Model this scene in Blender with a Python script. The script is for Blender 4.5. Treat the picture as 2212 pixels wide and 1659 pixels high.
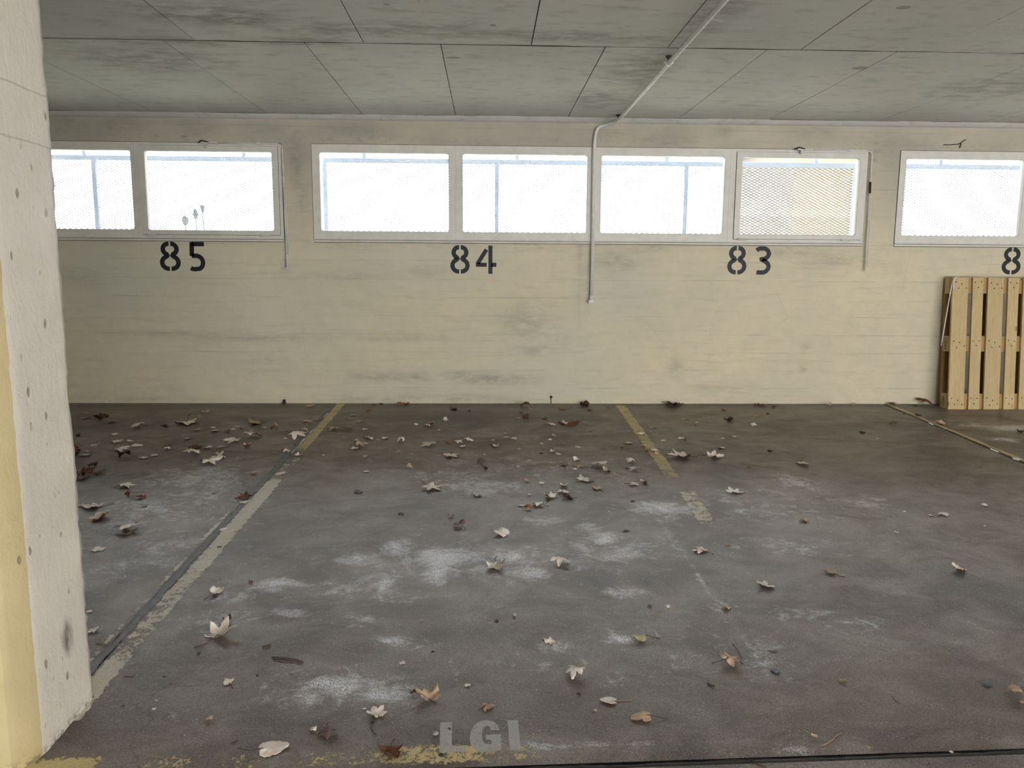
import bpy, bmesh, math, random
import numpy as np
from mathutils import Vector, Matrix
PI = math.pi
C = bpy.context.scene.collection
for o in list(bpy.data.objects): bpy.data.objects.remove(o)

# ------------------------------------------------------------------ camera
F_PX = 1700.0; PITCH = 0.146037; YAW = 0.032247; ROLL = 0.006522
CZ = 1.5                                   # camera height above the datum
cp, sp, cy, sy, cr, sr = math.cos(PITCH), math.sin(PITCH), math.cos(YAW), math.sin(YAW), math.cos(ROLL), math.sin(ROLL)
FW = Vector((sy*cp, cy*cp, -sp)); RT0 = Vector((cy, -sy, 0)); UP0 = RT0.cross(FW)
RT = RT0*cr + UP0*sr; UP = UP0*cr - RT0*sr
cam = bpy.data.cameras.new('camera'); co = bpy.data.objects.new('camera', cam); C.objects.link(co)
cam.sensor_fit = 'HORIZONTAL'; cam.sensor_width = 36.0; cam.lens = F_PX/2212*36.0
cam.clip_start = 0.05; cam.clip_end = 200
m = Matrix.Identity(4)
for i in range(3):
    m[i][0] = RT[i]; m[i][1] = UP[i]; m[i][2] = -FW[i]
m[2][3] = CZ
co.matrix_world = m
bpy.context.scene.camera = co

# ------------------------------------------------------------------ sky, exposure
SKY = 14.0
w = bpy.data.worlds.new('overcast_sky'); bpy.context.scene.world = w; w.use_nodes = True
bg = w.node_tree.nodes['Background']; bg.inputs[0].default_value = (0.97, 0.965, 1.0, 1); bg.inputs[1].default_value = SKY
vs = bpy.context.scene.view_settings
vs.view_transform = 'Standard'; vs.look = 'None'; vs.gamma = 1; vs.use_curve_mapping = False
vs.exposure = -0.25

# ------------------------------------------------------------------ survey helpers
def ray(x, y):
    d = FW*F_PX + RT*(x-1106) + UP*(829.5-y)
    return d/d[1]
D = 7.2                                    # inner face of the window wall
SL = math.tan(0.0376671)                   # the floor rises gently towards the wall
ZF = CZ + D*ray(1100, 871.5)[2]            # floor level at the wall
def fz(y): return ZF + SL*(y-D)
def on_floor(x, y):
    d = ray(x, y); Y = (ZF-CZ-SL*D)/(d[2]-SL)
    return Vector((d[0]*Y, Y, CZ+d[2]*Y))
def on_wall(x, y, Y=D):
    d = ray(x, y); return Vector((d[0]*Y, Y, CZ+d[2]*Y))
ZB = CZ + D*ray(1100, 264)[2]              # foot of the cove
ZC = ZB + 0.040                            # ceiling
YC = D - 0.055
def on_ceil(x, y):
    d = ray(x, y); Y = (ZC-CZ)/d[2]
    return Vector((d[0]*Y, Y, ZC))
XL, XR, YB = -9.0, 15.0, -5.5              # extent of the garage

# ------------------------------------------------------------------ mesh helpers
def tag(o, label=None, cat=None, group=None, kind=None):
    if label: o['label'] = label
    if cat: o['category'] = cat
    if group: o['group'] = group
    if kind: o['kind'] = kind
    return o
def empty(name, loc=(0, 0, 0)):
    o = bpy.data.objects.new(name, None); C.objects.link(o); o.location = loc
    o.empty_display_size = 0.05
    return o
def link(name, me, mats, parent=None, smooth=False):
    o = bpy.data.objects.new(name, me); C.objects.link(o)
    if mats is not None:
        for mm in (mats if isinstance(mats, (list, tuple)) else [mats]): me.materials.append(mm)
    if smooth: me.polygons.foreach_set('use_smooth', [True]*len(me.polygons))
    if parent:
        o.parent = parent
        o.matrix_parent_inverse = Matrix.Translation(parent.location).inverted() if parent.type == 'EMPTY' else Matrix.Identity(4)
    return o
def obj(name, bm, mats, parent=None, smooth=False):
    bm.normal_update()
    me = bpy.data.meshes.new(name); bm.to_mesh(me); bm.free()
    return link(name, me, mats, parent, smooth)
def bx(bm, x0, x1, y0, y1, z0, z1, M=None, bev=0.0, mat=0):
    vs_ = [bm.verts.new(Vector(p)) for p in ((x0,y0,z0),(x1,y0,z0),(x1,y1,z0),(x0,y1,z0),(x0,y0,z1),(x1,y0,z1),(x1,y1,z1),(x0,y1,z1))]
    fs = [bm.faces.new([vs_[i] for i in q]) for q in ((3,2,1,0),(4,5,6,7),(0,1,5,4),(1,2,6,5),(2,3,7,6),(3,0,4,7))]
    for f in fs: f.material_index = mat
    if bev:
        es = list({e for f in fs for e in f.edges})
        r = bmesh.ops.bevel(bm, geom=es, offset=bev, segments=2, affect='EDGES', profile=0.6)
        if M is not None:
            bmesh.ops.transform(bm, matrix=M, verts=list({v for f in r['faces'] for v in f.verts} | {v for v in vs_ if v.is_valid}))
    elif M is not None:
        bmesh.ops.transform(bm, matrix=M, verts=vs_)
def box(name, x0, x1, y0, y1, z0, z1, mat, parent=None, bev=0.0):
    bm = bmesh.new(); bx(bm, x0, x1, y0, y1, z0, z1, None, bev); return obj(name, bm, mat, parent)
def tube(bm, pts, r, seg=10, taper=None, cap=True):
    pts = [Vector(p) for p in pts]; rings = []
    prev = None
    for i, p in enumerate(pts):
        t = (pts[min(i+1, len(pts)-1)] - pts[max(i-1, 0)]).normalized()
        if prev is None:
            a = Vector((0, 0, 1)) if abs(t.z) < 0.9 else Vector((1, 0, 0))
            n = t.cross(a).normalized()
        else:
            n = (prev - t*prev.dot(t)).normalized()
        prev = n; b = t.cross(n)
        rr = r*(taper[i] if taper else 1)
        rings.append([bm.verts.new(p + (n*math.cos(2*PI*k/seg) + b*math.sin(2*PI*k/seg))*rr) for k in range(seg)])
    for a, b in zip(rings, rings[1:]):
        for k in range(seg): bm.faces.new((a[k], a[(k+1) % seg], b[(k+1) % seg], b[k]))
    if cap:
        bm.faces.new(rings[0][::-1]); bm.faces.new(rings[-1])
def round_path(pts, r, n=6):
    pts = [Vector(p) for p in pts]; out = [pts[0]]
    for a, b, c in zip(pts, pts[1:], pts[2:]):
        u = (a-b).normalized(); v = (c-b).normalized()
        p0 = b+u*min(r, (a-b).length*0.45); p1 = b+v*min(r, (c-b).length*0.45)
        for k in range(n+1):
            t = k/n; out.append(p0*(1-t)**2 + b*2*t*(1-t) + p1*t*t)
    out.append(pts[-1]); return out

# ------------------------------------------------------------------ material helpers
class NT:
    def __init__(s, name):
        s.m = bpy.data.materials.new(name); s.m.use_nodes = True; s.t = s.m.node_tree; s.n = s.t.nodes; s.l = s.t.links
        s.b = s.n['Principled BSDF']; s.out = s.n['Material Output']
        s.g = s.n.new('ShaderNodeNewGeometry'); s.pos = s.g.outputs['Position']
    def lk(s, a, b): s.l.new(a, b)
    def val(s, sock, v):
        if hasattr(v, 'links') or isinstance(v, bpy.types.NodeSocket): s.l.new(v, sock)
        else: sock.default_value = v
    def math(s, op, a, b=0.0, c=0.0, clamp=False):
        n = s.n.new('ShaderNodeMath'); n.operation = op; n.use_clamp = clamp
        s.val(n.inputs[0], a); s.val(n.inputs[1], b); s.val(n.inputs[2], c); return n.outputs[0]
    def scale(s, v, vec):
        n = s.n.new('ShaderNodeVectorMath'); n.operation = 'MULTIPLY'; s.val(n.inputs[0], v); n.inputs[1].default_value = vec; return n.outputs[0]
    def noise(s, scale, detail=4, rough=0.55, vec=None, dist=0.0):
        n = s.n.new('ShaderNodeTexNoise'); s.lk(vec if vec is not None else s.pos, n.inputs['Vector'])
        n.inputs['Scale'].default_value = scale; n.inputs['Detail'].default_value = detail; n.inputs['Roughness'].default_value = rough
        n.inputs['Distortion'].default_value = dist; return n.outputs[0]
    def voro(s, scale, vec=None, feat='F1'):
        n = s.n.new('ShaderNodeTexVoronoi'); n.feature = feat; s.lk(vec if vec is not None else s.pos, n.inputs['Vector'])
        n.inputs['Scale'].default_value = scale; return n.outputs['Distance']
    def ramp(s, v, a, b, lo=0.0, hi=1.0):
        n = s.n.new('ShaderNodeMapRange'); n.clamp = True; s.val(n.inputs[0], v)
        n.inputs[1].default_value = a; n.inputs[2].default_value = b; n.inputs[3].default_value = lo; n.inputs[4].default_value = hi
        return n.outputs[0]
    def mix(s, f, a, b, mode='MIX'):
        n = s.n.new('ShaderNodeMix'); n.data_type = 'RGBA'; n.blend_type = mode
        s.val(n.inputs[0], f)
        for k, v in ((6, a), (7, b)):
            if isinstance(v, tuple): n.inputs[k].default_value = (*v, 1)
            else: s.lk(v, n.inputs[k])
        return n.outputs[2]
    def attr(s, name):
        n = s.n.new('ShaderNodeAttribute'); n.attribute_name = name
        q = s.n.new('ShaderNodeSeparateColor'); s.lk(n.outputs['Color'], q.inputs[0]); return q.outputs
    def sep(s, v=None):
        q = s.n.new('ShaderNodeSeparateXYZ'); s.lk(v if v is not None else s.pos, q.inputs[0]); return q.outputs
    def bump(s, h, dist=0.002, strength=1.0, prev=None):
        n = s.n.new('ShaderNodeBump'); s.lk(h, n.inputs['Height']); n.inputs['Distance'].default_value = dist
        n.inputs['Strength'].default_value = strength
        if prev is not None: s.lk(prev, n.inputs['Normal'])
        return n.outputs[0]
    def fin(s, col, rough=0.7, normal=None, spec=0.5, metal=0.0):
        if isinstance(col, tuple): s.b.inputs['Base Color'].default_value = (*col, 1)
        else: s.lk(col, s.b.inputs['Base Color'])
        s.val(s.b.inputs['Roughness'], rough); s.b.inputs['Specular IOR Level'].default_value = spec
        s.b.inputs['Metallic'].default_value = metal
        if normal is not None: s.lk(normal, s.b.inputs['Normal'])
        return s.m
def lin(r, g, b):
    f = lambda c: (c/255/12.92 if c <= 10 else ((c/255+0.055)/1.055)**2.4)
    return (f(r), f(g), f(b))

# wall ---------------------------------------------------------------
def mat_wall():
    s = NT('painted_board_marked_concrete')
    st = s.attr('surface_mask')                   # r grey smudge and painted conduit shadow, g damp dirt above the windows, b patch of cooler paint
    x, y, z = s.sep()
    n1 = s.noise(1.1, 5); n2 = s.noise(9, 6, 0.65); n3 = s.noise(60, 4, 0.6)
    base = s.mix(s.ramp(n1, 0.35, 0.65), lin(222, 210, 178), lin(212, 203, 174))
    base = s.mix(s.ramp(n2, 0.42, 0.75, 0, 0.35), base, lin(190, 185, 168))
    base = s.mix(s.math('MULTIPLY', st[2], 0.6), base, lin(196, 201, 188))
    streak = s.noise(1.0, 7, 0.7, s.scale(s.pos, (2.2, 2.2, 22)))
    base = s.mix(s.ramp(streak, 0.52, 0.8, 0, 0.45), base, lin(172, 168, 152))
    # board joints every 165 mm, broken by noise
    zz = s.math('FRACT', s.math('DIVIDE', s.math('ADD', z, s.math('MULTIPLY', s.noise(0.8, 2), 0.02)), 0.1655))
    ln = s.math('LESS_THAN', s.math('ABSOLUTE', s.math('SUBTRACT', zz, 0.5)), 0.012)
    brk = s.ramp(s.noise(1.3, 5, 0.6, s.scale(s.pos, (1, 1, 6))), 0.48, 0.56)
    ln = s.math('MULTIPLY', ln, brk)
    base = s.mix(s.math('MULTIPLY', ln, 0.28), base, lin(120, 116, 100))
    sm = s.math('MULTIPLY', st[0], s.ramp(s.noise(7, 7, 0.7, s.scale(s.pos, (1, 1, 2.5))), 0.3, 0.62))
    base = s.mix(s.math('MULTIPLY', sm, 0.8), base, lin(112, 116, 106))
    dn = s.math('MULTIPLY', st[1], s.ramp(s.noise(16, 9, 0.75, s.scale(s.pos, (0.7, 1, 1.6))), 0.5, 0.66))
    base = s.mix(s.math('MULTIPLY', dn, 0.75), base, lin(82, 80, 74))
    crk = s.voro(1.3, s.scale(s.pos, (1, 1, 1)), 'DISTANCE_TO_EDGE')
    crk = s.math('MULTIPLY', s.ramp(crk, 0.0, 0.0025, 1, 0), s.ramp(s.noise(2.0, 3), 0.56, 0.6))
    base = s.mix(s.math('MULTIPLY', crk, 0.35), base, lin(110, 106, 94))
    spot = s.math('MULTIPLY', s.ramp(s.voro(9), 0.03, 0.05, 1, 0), s.ramp(s.noise(3.1, 2), 0.6, 0.62))
    base = s.mix(s.math('MULTIPLY', spot, 0.6), base, lin(80, 76, 66))
    base = s.mix(s.math('MULTIPLY', s.ramp(z, ZH-0.95, ZH-0.1, 0, 1), s.ramp(n1, 0.3, 0.6, 0.3, 0.6)), base, lin(150, 149, 143))  # upper wall painted greyer: shading and dirt put into the colour
    h = s.math('ADD', s.math('MULTIPLY', n3, 0.35), s.math('ADD', s.math('MULTIPLY', streak, 0.8), n2))
    h = s.math('SUBTRACT', h, s.math('MULTIPLY', ln, 1.2))
    return s.fin(base, 0.75, s.bump(h, 0.004, 0.7), 0.3)
def mat_ceiling():
    s = NT('painted_concrete_ceiling')
    i = s.n.new('ShaderNodeObjectInfo')
    n1 = s.noise(0.9, 6, 0.6); n2 = s.noise(5, 7, 0.7, s.scale(s.pos, (1, 2.2, 1))); n3 = s.noise(70, 3)
    base = s.mix(s.ramp(n1, 0.35, 0.65), lin(220, 219, 209), lin(205, 204, 195))
    base = s.mix(s.ramp(i.outputs['Random'], 0, 1, 0, 0.4), base, lin(182, 181, 174))
    base = s.mix(s.ramp(n2, 0.52, 0.78, 0, 0.6), base, lin(138, 136, 128))
    for (px_, py_, rx_, ry_) in ((1857, 147, .055, .045), (1952, 16, .04, .03), (980, 125, .05, .03), (835, 10, .02, .02), (1065, 55, .02, .02)):
        cpt = on_ceil(px_, max(py_, 1)); X_, Y_, Z_ = s.sep()
        dd = s.math('ADD', s.math('POWER', s.math('DIVIDE', s.math('SUBTRACT', X_, cpt.x), rx_), 2.0), s.math('POWER', s.math('DIVIDE', s.math('SUBTRACT', Y_, cpt.y), ry_), 2.0))
        dd = s.math('ADD', dd, s.math('MULTIPLY', s.math('SUBTRACT', n2, 0.5), 2.0))
        base = s.mix(s.ramp(dd, 0.8, 1.0, 0.55, 0), base, lin(112, 108, 100))
    for (px_, py_, rx_, ry_) in ((440, 30, .45, .22), (520, 40, .2, .1), (330, 130, .5, .3), (360, 90, .4, .1), (650, 90, .3, .12), (1380, 150, .25, .5), (1290, 215, .2, .4), (1560, 20, .12, .6), (850, 65, .7, .15), (1250, 80, .6, .12), (2150, 190, .4, .4)):
        cpt = on_ceil(px_, max(py_, 1)); X_, Y_, Z_ = s.sep()
        dd = s.math('ADD', s.math('POWER', s.math('DIVIDE', s.math('SUBTRACT', X_, cpt.x), rx_), 2.0), s.math('POWER', s.math('DIVIDE', s.math('SUBTRACT', Y_, cpt.y), ry_), 2.0))
        base = s.mix(s.math('MULTIPLY', s.ramp(dd, 0.0, 1.6, 0.6, 0), s.ramp(n2, 0.38, 0.56)), base, lin(128, 125, 118))
    pit = s.math('MULTIPLY', s.ramp(s.voro(4.5, s.scale(s.pos, (1, 2.4, 1))), 0.035, 0.05, 1, 0), s.ramp(s.noise(2.3, 2), 0.55, 0.6))
    base = s.mix(s.math('MULTIPLY', pit, 0.75), base, lin(78, 75, 68))
    scr = s.math('MULTIPLY', s.ramp(s.noise(22, 5, 0.7, s.scale(s.pos, (0.5, 1.8, 1))), 0.62, 0.68), s.ramp(s.noise(1.4, 3), 0.52, 0.62))
    base = s.mix(s.math('MULTIPLY', scr, 0.45), base, lin(100, 97, 90))
    h = s.math('ADD', s.math('MULTIPLY', n3, 0.4), s.math('SUBTRACT', n2, pit))
    return s.fin(base, 0.7, s.bump(h, 0.003, 0.6), 0.35)
def mat_floor():
    s = NT('worn_garage_concrete')
    a = s.attr('surface_mask')                    # r chalky scuffs and painted window sheen, g oil and darker wall foot, b brown dust
    n1 = s.noise(0.7, 6, 0.6); n2 = s.noise(3.2, 9, 0.68, s.scale(s.pos, (0.9, 1.2, 1)), 0.5)
    n3 = s.noise(26, 6, 0.7); n4 = s.noise(190, 3, 0.6); n5 = s.noise(420, 2, 0.6)
    base = s.mix(s.ramp(n1, 0.35, 0.65), lin(94, 83, 75), lin(114, 103, 95))
    base = s.mix(s.ramp(n2, 0.46, 0.64, 0, 0.8), base, lin(144, 137, 130))
    base = s.mix(s.ramp(n2, 0.34, 0.47, 0.75, 0), base, lin(62, 57, 54))
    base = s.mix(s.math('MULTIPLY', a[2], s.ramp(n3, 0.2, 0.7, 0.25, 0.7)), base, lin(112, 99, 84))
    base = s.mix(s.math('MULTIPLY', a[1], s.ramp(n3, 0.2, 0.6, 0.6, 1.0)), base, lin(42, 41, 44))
    w1 = s.ramp(s.noise(7, 10, 0.8, s.scale(s.pos, (1, 1.1, 1)), 0.9), 0.36, 0.64)
    w2 = s.ramp(s.noise(38, 8, 0.85, s.scale(s.pos, (0.8, 1.2, 1)), 0.5), 0.34, 0.66)
    k = s.math('ADD', s.math('MULTIPLY', a[0], 0.62), s.math('ADD', s.math('MULTIPLY', w1, 0.42), s.math('MULTIPLY', w2, 0.26)))
    wf = s.ramp(k, 0.52, 0.92)
    wf2 = s.math('MULTIPLY', wf, s.ramp(n4, 0.36, 0.56, 0.3, 1.0))
    base = s.mix(s.math('MULTIPLY', wf2, 1.0), base, lin(240, 242, 250))
    base = s.mix(s.ramp(n4, 0.36, 0.52, 0.55, 0), base, lin(40, 37, 34))
    base = s.mix(s.ramp(n5, 0.5, 0.66, 0, 0.45), base, lin(186, 178, 166))
    # light aggregate grains and dark crumbs
    gr = s.math('MULTIPLY', s.ramp(s.voro(65), 0.09, 0.16, 1, 0), s.ramp(s.noise(7.3, 4), 0.52, 0.62))
    base = s.mix(s.math('MULTIPLY', gr, 0.75), base, lin(225, 218, 200))
    dk = s.math('MULTIPLY', s.ramp(s.voro(31), 0.05, 0.09, 1, 0), s.ramp(s.noise(5.1, 3), 0.56, 0.6))
    base = s.mix(s.math('MULTIPLY', dk, 0.7), base, lin(40, 37, 34))
    vr = s.n.new('ShaderNodeTexVoronoi'); vr.feature = 'DISTANCE_TO_EDGE'; vr.inputs['Scale'].default_value = 0.9
    wv = s.n.new('ShaderNodeVectorMath'); wv.operation = 'ADD'
    nn = s.n.new('ShaderNodeTexNoise'); nn.inputs['Scale'].default_value = 5; nn.inputs['Detail'].default_value = 6; s.lk(s.pos, nn.inputs['Vector'])
    s.lk(s.pos, wv.inputs[0]); s.lk(s.scale(nn.outputs['Color'], (0.3, 0.3, 0.3)), wv.inputs[1]); s.lk(wv.outputs[0], vr.inputs['Vector'])
    crk = s.math('MULTIPLY', s.ramp(vr.outputs['Distance'], 0.0, 0.0022, 1, 0), s.ramp(s.noise(1.3, 3), 0.5, 0.56))
    base = s.mix(s.math('MULTIPLY', crk, 0.55), base, lin(45, 42, 38))
    h = s.math('ADD', s.math('MULTIPLY', n4, 0.6), s.math('ADD', n3, s.math('MULTIPLY', gr, 0.6)))
    h = s.math('SUBTRACT', h, crk)
    ro = s.ramp(s.math('ADD', s.math('MULTIPLY', n2, 0.5), s.math('MULTIPLY', a[0], 0.35)), 0.15, 0.7, 0.50, 0.33)
    return s.fin(base, ro, s.bump(h, 0.0025, 0.5), 0.5)
def mat_pillar(name, c1, c2):
    s = NT(name)
    st = s.attr('surface_mask')
    x, y, z = s.sep()
    n1 = s.noise(3, 6, 0.6); n2 = s.noise(34, 6, 0.65, s.scale(s.pos, (1, 1, 0.55))); n3 = s.noise(160, 3)
    base = s.mix(s.ramp(n1, 0.35, 0.65), c1, c2)
    pv = s.voro(22, s.scale(s.pos, (1, 1, 0.5)))
    pit = s.math('MULTIPLY', s.ramp(pv, 0.12, 0.19, 1, 0), s.ramp(s.noise(6.1, 3), 0.48, 0.56))
    base = s.mix(s.math('MULTIPLY', pit, 0.7), base, lin(120, 105, 88))
    zb = s.math('ADD', z, s.math('MULTIPLY', s.noise(2.0, 2), 0.03))
    for zl in (2.01, 1.86, 2.44):
        l = s.ramp(s.math('ABSOLUTE', s.math('SUBTRACT', zb, zl)), 0.0015, 0.004, 1, 0)
        base = s.mix(s.math('MULTIPLY', l, 0.35), base, lin(120, 108, 90))
    base = s.mix(s.math('MULTIPLY', st[0], s.ramp(s.noise(40, 6, 0.7, s.scale(s.pos, (1, 1, 0.3))), 0.3, 0.55, 0.35, 0.95)), base, lin(70, 66, 62))
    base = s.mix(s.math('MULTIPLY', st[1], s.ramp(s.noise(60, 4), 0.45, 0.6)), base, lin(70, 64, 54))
    h = s.math('SUBTRACT', s.math('ADD', s.math('MULTIPLY', n2, 1.3), s.math('MULTIPLY', n3, 0.25)), s.math('MULTIPLY', pit, 0.8))
    return s.fin(base, 0.55, s.bump(h, 0.005, 0.6), 0.4)
def plain(name, c, rough=0.6, amp=0.12, scale=30, spec=0.4, metal=0.0, bump=0.0, dark=None):
    s = NT(name)
    d = dark or tuple(v*(1-amp*2) for v in c)
    n = s.noise(scale, 5, 0.6)
    return s.fin(s.mix(s.ramp(n, 0.35, 0.7), c, d), rough, s.bump(n, 0.002, bump) if bump else None, spec, metal)
def mat_wood(name, c1, c2):
    s = NT(name)
    t = s.n.new('ShaderNodeTexCoord'); i = s.n.new('ShaderNodeObjectInfo')
    ad = s.n.new('ShaderNodeVectorMath'); ad.operation = 'ADD'
    s.lk(t.outputs['Object'], ad.inputs[0]); cb = s.n.new('ShaderNodeCombineXYZ')
    s.lk(s.math('MULTIPLY', i.outputs['Random'], 37), cb.inputs[0]); s.lk(s.math('MULTIPLY', i.outputs['Random'], 11), cb.inputs[2]); s.lk(cb.outputs[0], ad.inputs[1])
    v = ad.outputs[0]
    g = s.noise(14, 6, 0.6, s.scale(v, (5, 5, 0.35)), 1.2); g2 = s.noise(60, 4, 0.6, s.scale(v, (3, 3, 0.12)))
    base = s.mix(s.ramp(g, 0.35, 0.7), c1, c2)
    base = s.mix(s.ramp(i.outputs['Random'], 0, 1, 0, 0.3), base, tuple(x*0.75 for x in c1))
    base = s.mix(s.ramp(g2, 0.5, 0.75, 0, 0.35), base, tuple(x*0.6 for x in c2))
    kn = s.math('MULTIPLY', s.ramp(s.voro(5, s.scale(v, (1.6, 1.6, 0.8))), 0.06, 0.12, 1, 0), s.ramp(s.noise(2, 2, 0.5, v), 0.5, 0.56))
    base = s.mix(s.math('MULTIPLY', kn, 0.7), base, lin(98, 70, 40))
    return s.fin(base, 0.65, s.bump(s.math('ADD', g, g2), 0.0015, 0.5), 0.3)
def mat_paint(name, c, c2, thr, sc=22):
    """worn road paint: the layer is missing where it has flaked off"""
    s = NT(name)
    a = s.attr('surface_mask')                    # r = how complete the paint is
    n = s.noise(sc, 9, 0.78); n2 = s.noise(4, 5); nf = s.noise(150, 3, 0.7)
    col = s.mix(s.ramp(n2, 0.35, 0.65), c, c2)
    col = s.mix(s.ramp(nf, 0.4, 0.6, 0.0, 0.35), col, tuple(v*0.45 for v in c))
    k = s.math('ADD', s.math('MULTIPLY', s.ramp(n, 0.3, 0.7), 0.75), s.math('ADD', a[0], s.math('MULTIPLY', s.ramp(nf, 0.3, 0.7), 0.25)))
    al = s.ramp(k, thr, thr+0.07)
    s.lk(al, s.b.inputs['Alpha'])
    return s.fin(col, 0.6, s.bump(nf, 0.001, 0.4), 0.4)
def mat_leaf(name, c, vein, edge):
    s = NT(name)
    a = s.attr('leafdata')                 # r vein, g distance from the middle
    i = s.n.new('ShaderNodeObjectInfo')
    t = s.n.new('ShaderNodeTexCoord'); n = s.noise(45, 6, 0.65, t.outputs['Object']); n2 = s.noise(12, 4, 0.6, t.outputs['Object'])
    col = s.mix(s.ramp(n, 0.35, 0.7, 0, 0.5), c, tuple(v*0.72 for v in c))
    col = s.mix(s.ramp(i.outputs['Random'], 0, 1, 0, 0.35), col, edge)
    col = s.mix(s.math('MULTIPLY', a[1], s.ramp(n2, 0.4, 0.6, 0, 0.55)), col, edge)
    col = s.mix(s.math('MULTIPLY', s.ramp(a[0], 0.45, 1.0), 0.5), col, vein)
    return s.fin(col, 0.55, s.bump(n, 0.002, 0.4), 0.35)
def mat_glass():
    s = NT('dusty_hazy_window_glass')
    n = s.noise(6, 6, 0.65); sp = s.noise(90, 4, 0.7)
    tr = s.n.new('ShaderNodeBsdfTransparent'); tr.inputs[0].default_value = (0.97, 0.99, 1, 1)
    tl = s.n.new('ShaderNodeBsdfTranslucent'); tl.inputs[0].default_value = (0.86, 0.93, 1.0, 1)  # pale translucent veil stands in for bloom round the bright sky
    gl = s.n.new('ShaderNodeBsdfGlossy'); gl.inputs['Roughness'].default_value = 0.02
    m1 = s.n.new('ShaderNodeMixShader'); m2 = s.n.new('ShaderNodeMixShader'); fr = s.n.new('ShaderNodeFresnel'); fr.inputs[0].default_value = 1.45
    s.lk(s.math('ADD', s.ramp(n, 0.3, 0.7, 0.028, 0.045), s.ramp(sp, 0.62, 0.75, 0, 0.02)), m1.inputs[0])
    s.lk(tr.outputs[0], m1.inputs[1]); s.lk(tl.outputs[0], m1.inputs[2])
    s.lk(fr.outputs[0], m2.inputs[0]); s.lk(m1.outputs[0], m2.inputs[1]); s.lk(gl.outputs[0], m2.inputs[2])
    s.lk(m2.outputs[0], s.out.inputs[0]); return s.m

M = {}
ZH = (on_wall(676, 312).z + on_wall(1948, 324.8).z)/2
M['wall'] = mat_wall(); M['ceil'] = mat_ceiling(); M['floor'] = mat_floor()
M['pw'] = mat_pillar('white_painted_plaster', lin(226, 218, 202), lin(215, 207, 190))
M['py'] = mat_pillar('yellow_painted_plaster', lin(205, 188, 142), lin(194, 177, 130))
M['py2'] = mat_pillar('pale_yellow_painted_plaster', lin(214, 200, 148), lin(204, 189, 138))
M['gap'] = plain('dark_gap_and_shadow', lin(70, 66, 58), 0.8, 0.2, 20)  # dark lines round the frames, and the painted shadow under the sill
M['frame'] = plain('cream_painted_steel', lin(222, 219, 206), 0.45, 0.06, 12)
M['pipe'] = plain('grey_white_painted_conduit', lin(226, 225, 216), 0.4, 0.08, 18)
M['hard'] = plain('pale_hardware', lin(214, 212, 203), 0.35, 0.06, 30)
M['dark'] = plain('dirty_dark_metal', lin(52, 48, 42), 0.6, 0.2, 60)
M['glass'] = mat_glass()
M['steel'] = plain('galvanised_steel', lin(136, 148, 168), 0.6, 0.08, 10)
M['mesh'] = plain('expanded_metal', lin(66, 68, 74), 0.6, 0.08, 10)
M['black'] = plain('black_stencil_paint', lin(22, 23, 27), 0.55, 0.25, 60, dark=lin(38, 38, 42))
M['under'] = plain('dark_joint_bed', lin(34, 32, 30), 0.9, 0.2, 30)
M['seal'] = plain('grey_joint_sealant', lin(122, 122, 124), 0.6, 0.15, 25, bump=0.5, dark=lin(100, 100, 102))
M['seal3'] = plain('grimy_front_joint_filler', lin(74, 70, 66), 0.8, 0.15, 25, bump=0.5)
M['seal2'] = plain('dark_joint_sealant', lin(66, 62, 50), 0.7, 0.15, 25, bump=0.5)
M['wood'] = mat_wood('new_pine', lin(210, 188, 142), lin(190, 164, 114))
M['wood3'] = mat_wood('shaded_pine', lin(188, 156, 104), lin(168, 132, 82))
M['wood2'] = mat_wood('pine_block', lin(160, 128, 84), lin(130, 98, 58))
M['ink'] = plain('burnt_stamp', lin(58, 40, 24), 0.8, 0.1, 60)
M['film'] = plain('white_plastic_band', lin(222, 222, 218), 0.3, 0.04, 30)
M['letter'] = mat_paint('white_floor_lettering', lin(190, 188, 182), lin(170, 168, 164), 0.86, 40)
M['line'] = mat_paint('yellow_bay_line', lin(212, 194, 146), lin(190, 176, 136), 1.0)
M['linew'] = mat_paint('faded_white_yellow_line', lin(222, 216, 202), lin(212, 204, 182), 1.0)
M['liney'] = mat_paint('flaking_yellow_edge_line', lin(226, 206, 150), lin(206, 186, 134), 1.05, 45)
M['bright_bounce_lawn'] = plain('bright_bounce_lawn', lin(200, 200, 180), 0.9, 0.08, 8)  # unseen lawn, colour brightened to bounce sky light onto the ceiling
M['house'] = plain('tan_render', lin(106, 95, 80), 0.9, 0.05, 3)
M['slate'] = plain('blue_grey_roof', lin(72, 80, 98), 0.8, 0.05, 3)
M['twig'] = plain('brown_twig', lin(84, 58, 40), 0.7, 0.2, 60)
M['twigl'] = plain('pale_twig', lin(150, 126, 96), 0.7, 0.2, 60)
M['slatebit'] = plain('blue_grey_scrap', lin(92, 98, 106), 0.45, 0.1, 60)
M['dryhead'] = plain('dry_seed_head', lin(140, 144, 150), 0.8, 0.05, 60)
LEAF = {}
for k, c, v, e in (('p', (246, 240, 230), (196, 170, 146), (220, 198, 176)), ('t', (206, 178, 150), (120, 92, 68), (140, 108, 82)),
                   ('b', (118, 72, 46), (78, 46, 30), (84, 48, 32)), ('d', (52, 38, 32), (34, 26, 22), (40, 30, 26)),
                   ('o', (158, 98, 46), (96, 58, 34), (120, 70, 40)), ('w', (250, 248, 244), (200, 196, 186), (214, 208, 196)),
                   ('m', (112, 88, 82), (78, 60, 56), (88, 66, 60)), ('g', (196, 190, 150), (130, 118, 70), (120, 108, 60))):
    LEAF[k] = mat_leaf('leaf_'+{'p':'pale','t':'tan','b':'brown','d':'dark','o':'orange_brown','w':'white','m':'mauve','g':'greenish'}[k], lin(*c), lin(*v), lin(*e))

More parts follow.
